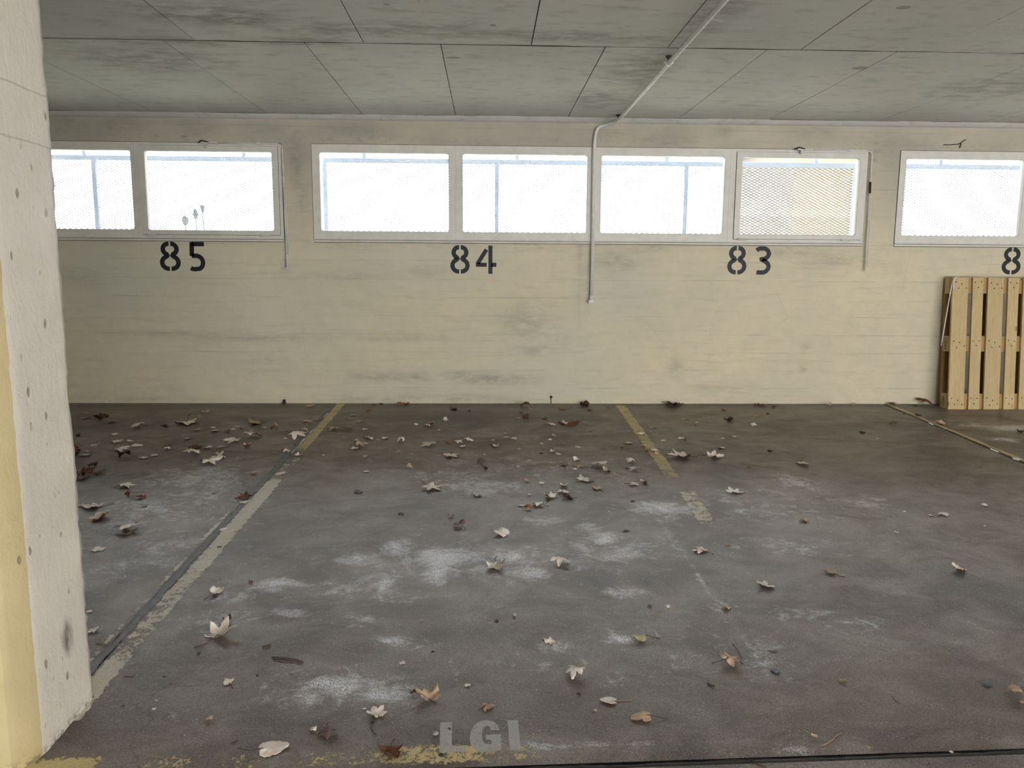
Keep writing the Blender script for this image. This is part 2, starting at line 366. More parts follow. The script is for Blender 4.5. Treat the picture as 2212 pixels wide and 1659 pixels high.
# ------------------------------------------------------------------ stained grids
def field(P, Q, blobs):
    out = np.zeros(P.shape)
    for (a, b, ra, rb, k) in blobs:
        d = ((P-a)/ra)**2 + ((Q-b)/rb)**2
        out = np.maximum(out, k*np.exp(-d*0.9))
    return out
def set_attr(me, name, arr):
    at = me.color_attributes.new(name, 'FLOAT_COLOR', 'POINT')
    buf = np.ones((len(me.vertices), 4), dtype=np.float32); buf[:, :arr.shape[1]] = arr
    at.data.foreach_set('color', buf.ravel())
def grid_mesh(name, xs, ys, zfun):
    X, Y = np.meshgrid(xs, ys, indexing='ij'); Z = zfun(X, Y)
    V = np.stack([X, Y, Z], -1).reshape(-1, 3); nx, ny = len(xs), len(ys)
    i = np.arange(nx-1)[:, None]*ny + np.arange(ny-1)[None, :]
    Fq = np.stack([i, i+ny, i+ny+1, i+1], -1).reshape(-1, 4)
    me = bpy.data.meshes.new(name); me.vertices.add(len(V)); me.vertices.foreach_set('co', V.ravel())
    me.loops.add(Fq.size); me.loops.foreach_set('vertex_index', Fq.ravel())
    me.polygons.add(len(Fq)); me.polygons.foreach_set('loop_start', np.arange(len(Fq))*4)
    me.update(calc_edges=True); me.validate()
    return me, V
def fblob(x, y, rx, ry, k):
    c = on_floor(x, y); e = on_floor(x+rx, y); n = on_floor(x, y+ry); u = on_floor(x, max(y-ry, 874))
    return (c.x, c.y, abs(e.x-c.x), max(abs(u.y-n.y)/2, 0.02), k)
WHITE = [fblob(*b) for b in ((960,1205,90,24,.95),(860,1185,50,20,.75),(775,1208,55,16,.75),(832,1262,20,22,.95),(940,1240,40,30,.8),(1105,1205,75,18,.7),(1150,1240,50,18,.7),
    (600,1262,75,16,.75),(500,1290,60,16,.5),(1300,1165,60,18,.75),(1330,1200,60,16,.7),(1270,1140,40,10,.6),(1430,1098,80,18,.8),(1600,1100,50,12,.4),(740,1480,110,22,.85),(820,1500,70,18,.8),(660,1510,50,20,.7),
    (850,1383,38,10,.8),(770,1335,50,16,.55),(1195,1400,45,18,.65),(1330,1382,50,16,.6),(1180,1430,20,20,.5),(1345,1280,60,14,.6),(1715,1042,38,18,.7),(430,1035,140,36,.52),(330,1090,120,40,.5),(360,1190,110,40,.45),(250,1230,60,40,.4),  # broad left-bay patches: bluish window sheen painted in
    (1040,1050,110,22,.55),(990,1030,130,18,.45),(1180,1125,60,14,.5),(2180,925,50,8,.9),(2110,920,50,5,.6),(2170,950,40,6,.7),(1850,1085,70,16,.35),(1700,1180,120,24,.42),(1840,1350,100,18,.45),(500,1340,90,30,.4),(620,1325,50,14,.55),
    (1560,1310,26,24,.55),(1640,1430,60,40,.4),(1340,1470,40,24,.4),(390,1550,60,22,.35),(1580,1080,40,30,.4),(1750,1330,80,20,.4),(640,870,40,8,.5),(900,1400,60,20,.3),(1280,1610,200,10,.5),(1720,1620,120,10,.4),(240,1470,60,40,.35),(1450,1010,50,14,.35))]
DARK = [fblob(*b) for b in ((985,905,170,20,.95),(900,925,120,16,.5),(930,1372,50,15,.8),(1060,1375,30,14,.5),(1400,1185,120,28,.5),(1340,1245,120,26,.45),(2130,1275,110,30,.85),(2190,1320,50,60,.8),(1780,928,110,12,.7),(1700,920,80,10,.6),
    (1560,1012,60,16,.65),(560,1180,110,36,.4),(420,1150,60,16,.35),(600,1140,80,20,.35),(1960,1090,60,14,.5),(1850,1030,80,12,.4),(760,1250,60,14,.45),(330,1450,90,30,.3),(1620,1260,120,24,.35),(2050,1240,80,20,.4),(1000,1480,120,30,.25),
    (600,877,900,6,.8),(1500,875,900,5,.7),(250,920,150,14,.6),(560,905,130,10,.4),(1480,1560,90,30,.25),(120,1590,50,40,.6),(700,1190,110,22,.4))]  # first two: darker bands along the wall foot
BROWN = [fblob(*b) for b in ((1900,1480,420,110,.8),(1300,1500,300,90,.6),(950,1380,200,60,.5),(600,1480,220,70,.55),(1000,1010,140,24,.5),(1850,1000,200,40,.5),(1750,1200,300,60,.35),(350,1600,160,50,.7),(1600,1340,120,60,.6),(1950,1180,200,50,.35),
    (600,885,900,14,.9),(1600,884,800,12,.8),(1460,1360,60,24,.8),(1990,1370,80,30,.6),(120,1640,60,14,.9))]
xj1 = on_floor(500, 1108).x; xj1 = -1.40 if abs(xj1) > 3 else xj1
WHITE += [fblob(*b) for b in ((1000,1210,300,60,.45),(800,1260,200,50,.4),(1300,1180,160,50,.42),(420,1080,200,90,.35),(760,1480,240,50,.4),(1080,1010,260,50,.3),(1650,1090,260,50,.3),(1500,1400,300,60,.25))]  # broad weak patches: whitish scuffs with window sheen put into the colour
for k in range(18):
    t_ = k/17; WHITE.append(fblob(1425+t_*230, 1125+t_*330, 10, 14, .5)); DARK.append(fblob(1445+t_*230, 1120+t_*330, 10, 12, .35))
XJ1 = sum(on_floor(*p).x for p in ((202, 1437), (330, 1300), (512, 1096), (715, 885)))/4
pA, pB = on_floor(1908, 871), on_floor(2205, 999)
XJ2 = (pA.x+pB.x)/2
YJ = (on_floor(1300, 1646).y + on_floor(2200, 1622).y)/2
JW = 0.017
_a, _b = on_floor(1200, 1656), on_floor(2200, 1622)
SH = (_b.y-_a.y)/(_b.x-_a.x); YJ = _a.y; XA = _a.x
def ysh(x, y): return y + SH*(np.clip(x, -3, 5)-XA)*np.clip(1-np.abs(y-YJ)/1.0, 0, 1)
floor = box('floor', XL, XR, YB, D+0.2, -0.45, -0.40, M['under']); tag(floor, kind='structure')
def slab(name, x0, x1, y0, y1, st, sx=0.0):
    xs = np.arange(x0, x1, st); xs = np.append(xs, x1); ys = np.append(np.arange(y0, y1, st), y1)
    def zf(X, Y):
        ed = np.minimum(np.minimum(X-x0, x1-X), np.minimum(Y-y0, 9))
        return ZF + SL*(Y-D) - 0.004*np.exp(-(ed/0.006)**2)
    me, V = grid_mesh(name, xs, ys, zf)
    Zo = V[:, 2]-(ZF+SL*(V[:, 1]-D)); V[:, 1] = ysh(V[:, 0], V[:, 1]); V[:, 2] = Zo+ZF+SL*(V[:, 1]-D)
    me.vertices.foreach_set('co', V.ravel()); me.update()
    X, Y = V[:, 0], V[:, 1]
    set_attr(me, 'surface_mask', np.stack([field(X, Y, WHITE), field(X, Y, DARK), field(X, Y, BROWN)], -1))
    o = link(name, me, M['floor'], floor)
    return o
slab('floor_slab', -4.6, XJ1-JW, YJ+0.016, D+0.02, 0.025)
slab('floor_slab', XJ1+JW, XJ2-0.012, YJ+0.016, D+0.02, 0.025)
slab('floor_slab', XJ2+0.012, 5.6, YJ+0.016, D+0.02, 0.03)
slab('floor_slab', XL, -4.601, YJ+0.016, D+0.02, 0.4)
slab('floor_slab', 5.601, XR, YJ+0.016, D+0.02, 0.4)
slab('aisle_slab', XL, XR, YB, YJ-0.016, 0.2)
# the joints: sagging dark bed with ragged sealant in them
def strip_ragged(name, a, b, w, drop, mat, seed, n=220, parent=floor, amp=0.25, top=0.0):
    rnd = random.Random(seed); bm = bmesh.new(); rows = []
    d = (b-a); L = d.length; t = d.normalized(); nrm = Vector((t.y, -t.x, 0)).normalized()
    l1 = l2 = 0
    for i in range(n+1):
        p = a + d*(i/n)
        l1 = l1*0.75 + rnd.gauss(0, amp)*w*0.35; l2 = l2*0.75 + rnd.gauss(0, amp)*w*0.35
        row = []
        for k, (s_, zz) in enumerate(((-1, -0.012), (-1, top), (-0.3, top+0.0012), (0.4, top+0.0005), (1, top), (1, -0.012))):
            off = s_*w/2 + (l1 if s_ <= -1 else l2 if s_ >= 1 else 0)
            q = p + nrm*off
            if top <= 0 and abs(d.y) < 1e-6 or abs(d.x) > 5: q.y = float(ysh(q.x, q.y))
            row.append(bm.verts.new((q.x, q.y, fz(q.y)+zz-drop)))
        rows.append(row)
    for r0, r1 in zip(rows, rows[1:]):
        for k in range(5): bm.faces.new((r0[k], r0[k+1], r1[k+1], r1[k]))
    return obj(name, bm, mat, parent)
jb = Vector((XJ1, YJ, 0)); je = Vector((XJ1, D-0.01, 0))
bm = bmesh.new()
for a, b, wd in ((Vector((XJ1, YJ)), Vector((XJ1, D)), JW), (Vector((XJ2, YJ)), Vector((XJ2, D)), 0.012)):
    vs4 = [bm.verts.new((a.x-wd-.01, a.y, fz(a.y)-0.014)), bm.verts.new((a.x+wd+.01, a.y, fz(a.y)-0.014)), bm.verts.new((b.x+wd+.01, b.y, fz(b.y)-0.014)), bm.verts.new((b.x-wd-.01, b.y, fz(b.y)-0.014))]
    bm.faces.new(vs4)
gx = list(np.arange(XL, XR, 0.5))+[XR]
for xa, xb in zip(gx, gx[1:]):
    bm.faces.new([bm.verts.new((x_, float(ysh(x_, YJ))+o_, fz(YJ)-0.022)) for x_, o_ in ((xa, -.03), (xb, -.03), (xb, .03), (xa, .03))])
obj('joint_bed', bm, M['under'], floor)
strip_ragged('joint_sealant', jb, je, 0.034, 0.0, M['seal'], 3, top=0.0012)
strip_ragged('joint_sealant', Vector((XJ2, YJ, 0)), Vector((XJ2, D-0.01, 0)), 0.022, 0.002, M['seal2'], 4)

strip_ragged('joint_sealant', Vector((XL, YJ, 0)), Vector((XR, YJ, 0)), 0.024, 0.008, M['seal3'], 7, n=1200)
# painted lines and lettering: a thin coat lying on the slabs
def coat(name, poly_fn, n, mm, mat, label, cat='marking', comp=None, h=0.0009, xy0=None):
    """poly_fn(t) -> (left point, right point) for t 0..1"""
    bm = bmesh.new(); rows = []; comps = []
    for i in range(n+1):
        a, b = poly_fn(i/n); row = []
        for k in range(mm+1):
            q = a.lerp(b, k/mm); row.append(bm.verts.new((q.x, q.y, fz(q.y)+h)))
            e = min(k, mm-k)/mm; comps.append((comp(i/n, k/mm) if comp else 1.0)*(0.55+0.45*min(1, e*6)))
        rows.append(row)
    for r0, r1 in zip(rows, rows[1:]):
        for k in range(mm): bm.faces.new((r0[k], r0[k+1], r1[k+1], r1[k]))
    o = obj(name, bm, mat); set_attr(o.data, 'surface_mask', np.array(comps)[:, None].repeat(3, 1))
    tag(o, label, cat); return o
def seg(p, q, wx):
    a = on_floor(*p); b = on_floor(*q)
    def f(t):
        c = a.lerp(b, t); return Vector((c.x-wx/2, c.y, 0)), Vector((c.x+wx/2, c.y, 0))
    return f
def pw(t, pts):
    for (t0, v0), (t1, v1) in zip(pts, pts[1:]):
        if t <= t1: return v0 + (v1-v0)*(t-t0)/(t1-t0)
    return pts[-1][1]
def xstrip(x0, x1, y0, y1):
    return lambda t: (Vector((x0, y0+(y1-y0)*t, 0)), Vector((x1, y0+(y1-y0)*t, 0)))
yw = on_floor(620, 985).y; yq = on_floor(205, 1455).y
coat('bay_line', xstrip(XJ1+0.019, XJ1+0.105, yw, D-0.02), 90, 6, M['line'], 'yellow bay line beside the dark floor joint, from the back wall between 85 and 84',
     comp=lambda t, k: 0.72 if t > 0.15 else 0.35+t*3)
coat('bay_line', xstrip(XJ1+0.019, XJ1+0.115, YJ+0.25, yw-0.05), 160, 6, M['linew'], 'faded whitish bay line along the dark floor joint, running from the pillar towards bay 85',
     comp=lambda t, k: pw(t, ((0, .8), (.1, .75), (.14, .5), (.3, .62), (.45, .75), (.8, .85), (.86, .4), (1, .5))))
coat('bay_line', xstrip(XJ1-0.05, XJ1-0.018, YJ+0.5, on_floor(500, 1105).y), 120, 3, M['linew'], 'ragged whitish paint remnant on the left side of the dark floor joint',
     comp=lambda t, k: pw(t, ((0, .62), (.3, .4), (.5, .62), (.7, .35), (.8, .7), (1, .6))))
a1, b1 = on_floor(1332, 876), on_floor(1452, 1031)
XM = (a1.x+b1.x)/2
coat('bay_line', seg((1340, 876), (1453, 1031), 0.10), 90, 6, M['line'], 'yellow bay line starting at the back wall between numbers 84 and 83', comp=lambda t, k: 0.72 if t < .93 else 0.55)
coat('bay_line', seg((1483, 1062), (1532, 1133), 0.11), 60, 6, M['linew'], 'short worn whitish dash of bay line in the middle of the floor', comp=lambda t, k: 0.62 if t < .9 else .45)
coat('bay_line', xstrip(XJ2+0.012, XJ2+0.06, YJ+1.2, D-0.02), 120, 3, M['line'], 'narrow yellow bay line beside the right floor joint, running towards the pallet', comp=lambda t, k: 0.85)
coat('edge_line', lambda t: (Vector((-1.75+t*4.3, float(ysh(-1.75+t*4.3, YJ))+0.022, 0)), Vector((-1.75+t*4.3, float(ysh(-1.75+t*4.3, YJ))+0.125, 0))), 200, 5, M['liney'], 'flaking yellow edge line along the front floor joint, below the white letters',
     comp=lambda t, k: pw((-1.75+t*4.3), ((-1.75, .85), (-1.14, .85), (-1.1, .1), (-.98, .5), (-.9, .6), (-.8, .3), (-.7, .55), (-.6, .2), (-.5, .55), (-.42, .45), (-.34, .5), (-.28, .66), (-.03, .66), (.03, .4), (.1, .6), (.2, .3), (2.6, .27)))*(1.0 if -.28 < -1.75+t*4.3 < .05 or k < .75 else .8))
# letters L G I
def zc6(x, y): return (660+x*0.25316, 1240+y*0.25316)
def letter(name, outlines, label_c, parent):
    bm = bmesh.new()
    for ol in outlines:
        vs_ = [bm.verts.new((lambda q: (q.x, q.y, fz(q.y)+0.0010))(on_floor(*zc6(*p)))) for p in ol]
        from mathutils.geometry import tessellate_polygon
        for tri in tessellate_polygon([[v.co.copy() for v in vs_]]): bm.faces.new([vs_[i] for i in tri])
    bm.normal_update()
    for f in bm.faces:
        if f.normal.z < 0: f.normal_flip()
    o = obj(name, bm, M['letter'], parent)
    set_attr(o.data, 'surface_mask', np.full((len(o.data.vertices), 3), 0.62)); return o
lg = empty('floor_lettering', on_floor(1035, 1600)); tag(lg, 'worn white stencilled letters LGI painted on the floor near the front joint', 'lettering')
letter('letter', [[(1150,1268),(1250,1262),(1248,1455),(1262,1468),(1366,1468),(1366,1518),(1150,1528),(1143,1500)]], None, lg)
gpts = [(1655,1335),(1640,1292),(1600,1258),(1545,1248),(1490,1256),(1440,1290),(1412,1340),(1400,1400),(1410,1455),(1440,1498),(1490,1517),(1560,1520),(1630,1512),(1670,1506),
        (1668,1368),(1640,1368),(1538,1375),(1540,1412),(1578,1418),(1590,1430),(1588,1452),(1560,1456),(1525,1445),(1508,1415),(1505,1360),(1518,1315),(1545,1298),(1572,1305),(1580,1335)]
letter('letter', [gpts], None, lg)
letter('letter', [[(1722,1250),(1812,1248),(1836,1502),(1744,1508)]], None, lg)

# ------------------------------------------------------------------ window positions on the wall plane
def wx(x, y=420): return on_wall(x, y).x
ZH = (on_wall(676, 312).z + on_wall(1948, 324.8).z)/2
ZS = (on_wall(118, 512).z + on_wall(680, 519).z + on_wall(1868, 525.5).z + on_wall(1931, 526.5).z)/4
ZT = sum(on_wall(*p).z for p in ((110, 318), (690, 329), (1000, 333.5), (1270, 337.5), (1567, 341), (2000, 341)))/6
ZP = sum(on_wall(*p).z for p in ((290, 493.5), (695, 498.5), (968, 501.6), (1266, 505), (1559, 506), (2100, 507.5)))/6
UNITS = []   # x0, x1, panes [(x0,x1,is_sash)]
g1 = (wx(611)-wx(300))
UNITS.append((wx(611)-4*(wx(611)-wx(300)), wx(611), None))
UNITS.append((wx(676), wx(1869), None)); UNITS.append((wx(1939), wx(1939)+(wx(1869)-wx(676)), None))
P1 = [(wx(-300), wx(-15), False), (wx(10), wx(286.5), False), (wx(303), wx(606), True)]
P2 = [(wx(692.5), wx(969), False), (wx(1000), wx(1267.5), False), (wx(1298.5), wx(1563), False), (wx(1585), wx(1866), True)]
off = P2[0][0]-UNITS[1][0]
P3 = [(wx(1953), wx(2207.5), False), (wx(2207.5)+.14, wx(2207.5)+1.24, False), (wx(2207.5)+1.36, wx(2207.5)+2.4, False)]
UNITS[0] = (P1[0][0]-0.06, wx(611), P1); UNITS[1] = (UNITS[1][0], UNITS[1][1], P2); UNITS[2] = (UNITS[2][0], P3[-1][1]+0.06, P3)

# ------------------------------------------------------------------ wall with the openings
WT = 0.24
def wall_with_holes():
    G_ = 0.003; ZH_ = ZH+G_; U_ = [(u[0]-G_, u[1]+G_) for u in UNITS]
    xs = {XL, XR, -4.2, 5.4}; zs = {ZF-0.1, ZB, ZS, ZH_}
    for u in U_: xs |= {u[0], u[1]}
    xs |= set(np.arange(-4.2, 5.4, 0.04)); zs |= set(np.arange(ZF, ZB, 0.04))
    xs = sorted(xs); zs = sorted(zs)
    def dd(l):
        o = [l[0]]
        for v in l[1:]:
            if v-o[-1] > 0.004: o.append(v)
            elif any(abs(v-u[k]) < 1e-9 for u in U_ for k in (0, 1)) or v in (ZS, ZH_, ZB): o[-1] = v
        return o
    xs, zs = dd(xs), dd(zs); nx, nz = len(xs), len(zs)
    hole = lambda x, z: ZS < z < ZH_ and any(u[0] < x < u[1] for u in U_)
    solid = np.array([[not hole((xs[i]+xs[i+1])/2, (zs[j]+zs[j+1])/2) for j in range(nz-1)] for i in range(nx-1)])
    V = []; vid = {}
    def vt(i, j, k):
        if (i, j, k) not in vid: vid[(i, j, k)] = len(V); V.append((xs[i], D+k*WT, zs[j]))
        return vid[(i, j, k)]
    Fc = []
    for i in range(nx-1):
        for j in range(nz-1):
            if not solid[i, j]: continue
            Fc.append((vt(i, j, 0), vt(i+1, j, 0), vt(i+1, j+1, 0), vt(i, j+1, 0)))
            Fc.append((vt(i, j, 1), vt(i, j+1, 1), vt(i+1, j+1, 1), vt(i+1, j, 1)))
            for di, dj, e in ((-1, 0, ((i, j+1), (i, j))), (1, 0, ((i+1, j), (i+1, j+1))), (0, -1, ((i, j), (i+1, j))), (0, 1, ((i+1, j+1), (i, j+1)))):
                a, b = i+di, j+dj
                if not (0 <= a < nx-1 and 0 <= b < nz-1) or not solid[a, b]:
                    (p, q), (r_, s_) = e
                    Fc.append((vt(p, q, 0), vt(p, q, 1), vt(r_, s_, 1), vt(r_, s_, 0)))
    me = bpy.data.meshes.new('wall_back'); me.from_pydata(V, [], Fc); me.update()
    A = np.array(V); X, Z = A[:, 0], A[:, 2]
    def wb(x, y, rx, ry, k):
        c = on_wall(x, y); return (c.x, c.z, abs(on_wall(x+rx, y).x-c.x), abs(on_wall(x, y+ry).z-c.z), k)
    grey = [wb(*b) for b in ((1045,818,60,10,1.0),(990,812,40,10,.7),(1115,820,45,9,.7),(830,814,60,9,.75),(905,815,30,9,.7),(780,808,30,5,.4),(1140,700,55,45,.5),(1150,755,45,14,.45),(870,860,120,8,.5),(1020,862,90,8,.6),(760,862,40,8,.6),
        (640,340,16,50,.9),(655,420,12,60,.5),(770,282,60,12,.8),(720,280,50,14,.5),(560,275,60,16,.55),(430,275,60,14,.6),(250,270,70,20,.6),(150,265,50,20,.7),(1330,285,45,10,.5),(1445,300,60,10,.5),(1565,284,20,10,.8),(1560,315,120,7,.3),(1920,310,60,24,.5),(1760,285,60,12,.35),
        (1330,565,50,20,.6),(1400,540,60,10,.4),(1700,545,90,10,.45),(1800,560,70,16,.5),(900,590,80,12,.3),(170,600,40,14,.4),(380,722,130,5,.6),(560,730,140,6,.6),(870,728,130,5,.5),(1180,728,70,6,.4),(1255,470,8,190,.45),(1268,600,6,60,.6),(750,595,90,8,.35),(1460,790,16,24,.5),(1740,750,8,10,.8),(1735,795,8,6,.8),(1560,840,80,8,.3),(1105,900,300,3,.3),(300,860,150,7,.3))]  # tall strips beside the conduit: its soft shadow painted in grey
    dirt = [wb(*b) for b in ((420,296,130,7,1.),(250,290,120,4,.9),(150,290,60,5,.9),(790,298,80,7,1.),(700,300,50,5,.8),(930,300,60,4,.8),(1010,305,60,5,.7),(1180,305,50,5,.8),(1300,302,40,6,.9),(1370,312,50,6,1.),(1450,308,50,8,1.),(1600,315,120,4,.7),(1830,310,60,5,.8),(1890,325,50,30,.8),(2050,313,90,5,.9),(2160,320,50,4,.8),
        (940,527,80,4,.8),(720,526,60,4,.6),(1130,530,110,4,.7),(1400,532,90,5,.7),(1650,532,150,4,.6),(2050,532,80,4,.7),(640,350,10,110,.5),(1440,280,3,24,.8),(615,575,8,12,1.),(350,520,150,3,.7),(1885,355,12,20,.9),(1060,535,20,4,.9),(2080,318,30,8,.9))]
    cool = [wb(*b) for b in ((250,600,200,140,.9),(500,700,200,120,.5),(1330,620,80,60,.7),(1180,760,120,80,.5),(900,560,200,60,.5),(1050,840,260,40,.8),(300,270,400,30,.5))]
    set_attr(me, 'surface_mask', np.stack([field(X, Z, grey), field(X, Z, dirt), field(X, Z, cool)], -1))
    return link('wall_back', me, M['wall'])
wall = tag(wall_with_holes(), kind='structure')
tag(box('wall_left', XL-0.2, XL, YB, D+0.2, -0.45, ZC+0.1, M['wall']), kind='structure')
FX = 0.0
tag(box('wall_front', XL-0.2, FX, YB-0.2, YB, -0.45, ZC+0.1, M['wall']), kind='structure')  # unseen rear wall, extent shaped to cut daylight from behind
tag(box('added_rear_wall', 11.0, XR+0.2, YB-0.2, YB, -0.45, ZC+0.1, M['wall']), kind='structure')  # unseen piece added to narrow the opening and cut rear light
tag(box('added_lintel', FX, 11.0, YB-0.2, YB, 2.2, ZC+0.1, M['wall']), kind='structure')  # unseen lintel added to keep rear sky out of the pane reflections
tag(box('wall_right', XR, XR+0.2, YB, D+0.2, -0.45, ZC+0.1, M['wall']), kind='structure')  # unseen end wall, closed to cut daylight from the right
# cove between wall and ceiling
bm = bmesh.new(); prof = [(YC, ZC+0.002), (YC+0.012, ZC-0.014), (YC+0.03, ZC-0.030), (D+0.002, ZB-0.002), (D+0.01, ZB+0.0), (D+0.01, ZC+0.02)]
a = [bm.verts.new((XL, y, z)) for y, z in prof]; b = [bm.verts.new((XR, y, z)) for y, z in prof]
for k in range(len(prof)-1): bm.faces.new((a[k], b[k], b[k+1], a[k+1]))
cv = tag(obj('trim_1', bm, M['ceil']), kind='structure')

# ------------------------------------------------------------------ ceiling: formwork panels under a slab
ceil = tag(box('ceiling', XL, XR, YB, D+0.2, ZC+0.006, ZC+0.2, M['under']), kind='structure')
YJ1 = sum(on_ceil(*p).y for p in ((84, 77.2), (611.7, 86.8), (951, 97), (1652, 108), (2212, 119)))/5
row1 = sorted(on_ceil(*p).x for p in ((307.8, 231.6), (566, 238), (777.2, 240.5), (983.6, 249.4), (1228.9, 249.4), (1470.6, 253), (1667, 255), (1926.7, 250.7), (2128, 262)))
row2 = sorted(on_ceil(*p).x for p in ((406.6, 76), (782.3, 87.3), (1148, 95), (1444, 101), (1731.7, 106), (2029, 104)))
def extend(l, step):
    l = list(l)
    while l[0] > XL+step*0.6: l.insert(0, l[0]-step)
    while l[-1] < XR-step*0.6: l.append(l[-1]+step)
    return [XL]+l+[XR]
rows = [(YJ1, YC, extend(row1, 1.08)), (YJ1-2.5, YJ1, extend(row2, 1.35)), (YJ1-5.0, YJ1-2.5, extend(row1, 1.08)), (YJ1-7.5, YJ1-5.0, extend(row2, 1.35)), (YB, YJ1-7.5, extend(row1, 1.08))]
rnd = random.Random(5)
for y0, y1, xs in rows:
    for x0, x1 in zip(xs, xs[1:]):
        g = 0.0028; dz = rnd.uniform(-0.0012, 0.0012)
        bm = bmesh.new(); bx(bm, x0+g, x1-g, y0+g*1.2, y1-g*1.2, ZC+dz, ZC+0.0062)
        lower = [e for e in bm.edges if all(v.co.z < ZC+0.003 for v in e.verts)]
        bmesh.ops.bevel(bm, geom=lower, offset=0.0012, segments=1, affect='EDGES')
        obj('ceiling_panel', bm, M['ceil'], ceil)

def grime(y, x0, x1, z, seed, wmax, keep):
    rnd = random.Random(seed); bm = bmesh.new(); prev = None; x = x0
    while x < x1:
        w_ = max(0.0012, wmax*(0.55+0.6*mn2.noise(Vector((x*1.7, seed, 0)))+0.35*mn2.noise(Vector((x*9, seed, 1)))))
        on = mn2.noise(Vector((x*0.8, seed, 5)))+0.35*mn2.noise(Vector((x*6, seed, 9))) > keep
        row = [bm.verts.new((x, y-w_, z)), bm.verts.new((x, y+w_, z))]
        if prev and on: bm.faces.new((prev[0], prev[1], row[1], row[0]))
        prev = row; x += 0.05
    for v in [v for v in bm.verts if not v.link_faces]: bm.verts.remove(v)
    return obj('joint_filler', bm, M['under'], ceil)
from mathutils import noise as mn2
for kk, yy in enumerate((YJ1, YJ1-2.5)): grime(yy, -4.2, 6.0, ZC-0.0016, kk+1, 0.011, -0.55)
grime(YC-0.004, -4.2, 6.0, ZC-0.0016, 7, 0.008, 0.0)

# ------------------------------------------------------------------ pillar
pc = on_floor(206, 1506); pn = on_floor(92, 1632)
XP = (pc.x+pn.x)/2
py0, py1 = pn.y, pc.y
q2 = on_floor(22, 1672)
plan = [(XP, py1, 0), (XP, py0, 0), (q2.x+0.01, py0-0.085, 1), (q2.x-0.75, py0-0.085, 2), (q2.x-0.75, py1, 0)]
def pillar():
    V = []; Fc = []; mi = []
    zs = np.arange(fz(py0)-0.03, ZC+0.02, 0.02); rnd = random.Random(2)
    cols = []
    for (a, b) in zip(plan, plan[1:]+plan[:1]):
        L = math.hypot(b[0]-a[0], b[1]-a[1]); n = max(3, int(L/0.02)) if (a[0], a[1]) != (q2.x-0.75, py1) and L < 0.5 else max(3, int(L/0.1))
        for k in range(n): cols.append((a[0]+(b[0]-a[0])*k/n, a[1]+(b[1]-a[1])*k/n, b[2] if plan.index(a) < 3 else 0, k == 0))
    nc = len(cols)
    from mathutils import noise as mn
    cx, cy_ = XP-0.4, (py0+py1)/2
    for z in zs:
        for (x, y, mt, cor) in cols:
            d = 0.0022*mn.noise(Vector((x*9, y*9, z*7))) + 0.003*mn.noise(Vector((x*40, y*40, z*30)))
            if cor: d += -0.003 + 0.0035*mn.noise(Vector((x*3, y*3, z*26))) - 0.004*max(0, mn.noise(Vector((5, y*3, z*9)))-0.25)*3
            dx, dy = x-cx, y-cy_; l = math.hypot(dx, dy)
            V.append((x+dx/l*d, y+dy/l*d, z))
    for j in range(len(zs)-1):
        for i in range(nc):
            i2 = (i+1) % nc
            Fc.append((j*nc+i, j*nc+i2, (j+1)*nc+i2, (j+1)*nc+i)); mi.append(cols[i][2])
    me = bpy.data.meshes.new('pillar'); me.from_pydata(V, [], Fc); me.update()
    o = link('pillar', me, [M['pw'], M['py'], M['py2']])
    me.polygons.foreach_set('material_index', mi)
    A = np.array(V); dd = (145-0)
    c = None
    # rubber scuff on the white face
    d = ray(146, 1376); t = XP/d[0]; sy_, sz_ = d[1]*t, CZ+d[2]*t
    sc = np.exp(-(((A[:, 1]-sy_)/0.024)**2 + ((A[:, 2]-sz_)/0.055)**2)**2)*(np.abs(A[:, 0]-XP) < 0.03)
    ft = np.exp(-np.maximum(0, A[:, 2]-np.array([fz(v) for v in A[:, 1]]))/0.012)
    set_attr(me, 'surface_mask', np.stack([sc, ft, sc*0], -1))
    bm = bmesh.new(); bm.from_mesh(me); bmesh.ops.recalc_face_normals(bm, faces=bm.faces[:]); bm.to_mesh(me); bm.free()
    me.polygons.foreach_set('use_smooth', [True]*len(me.polygons))
    return o
pil = pillar(); tag(pil, kind='structure')
tag(pil, 'thick plastered pillar at left, white on its side, yellow on its front corner', 'pillar')

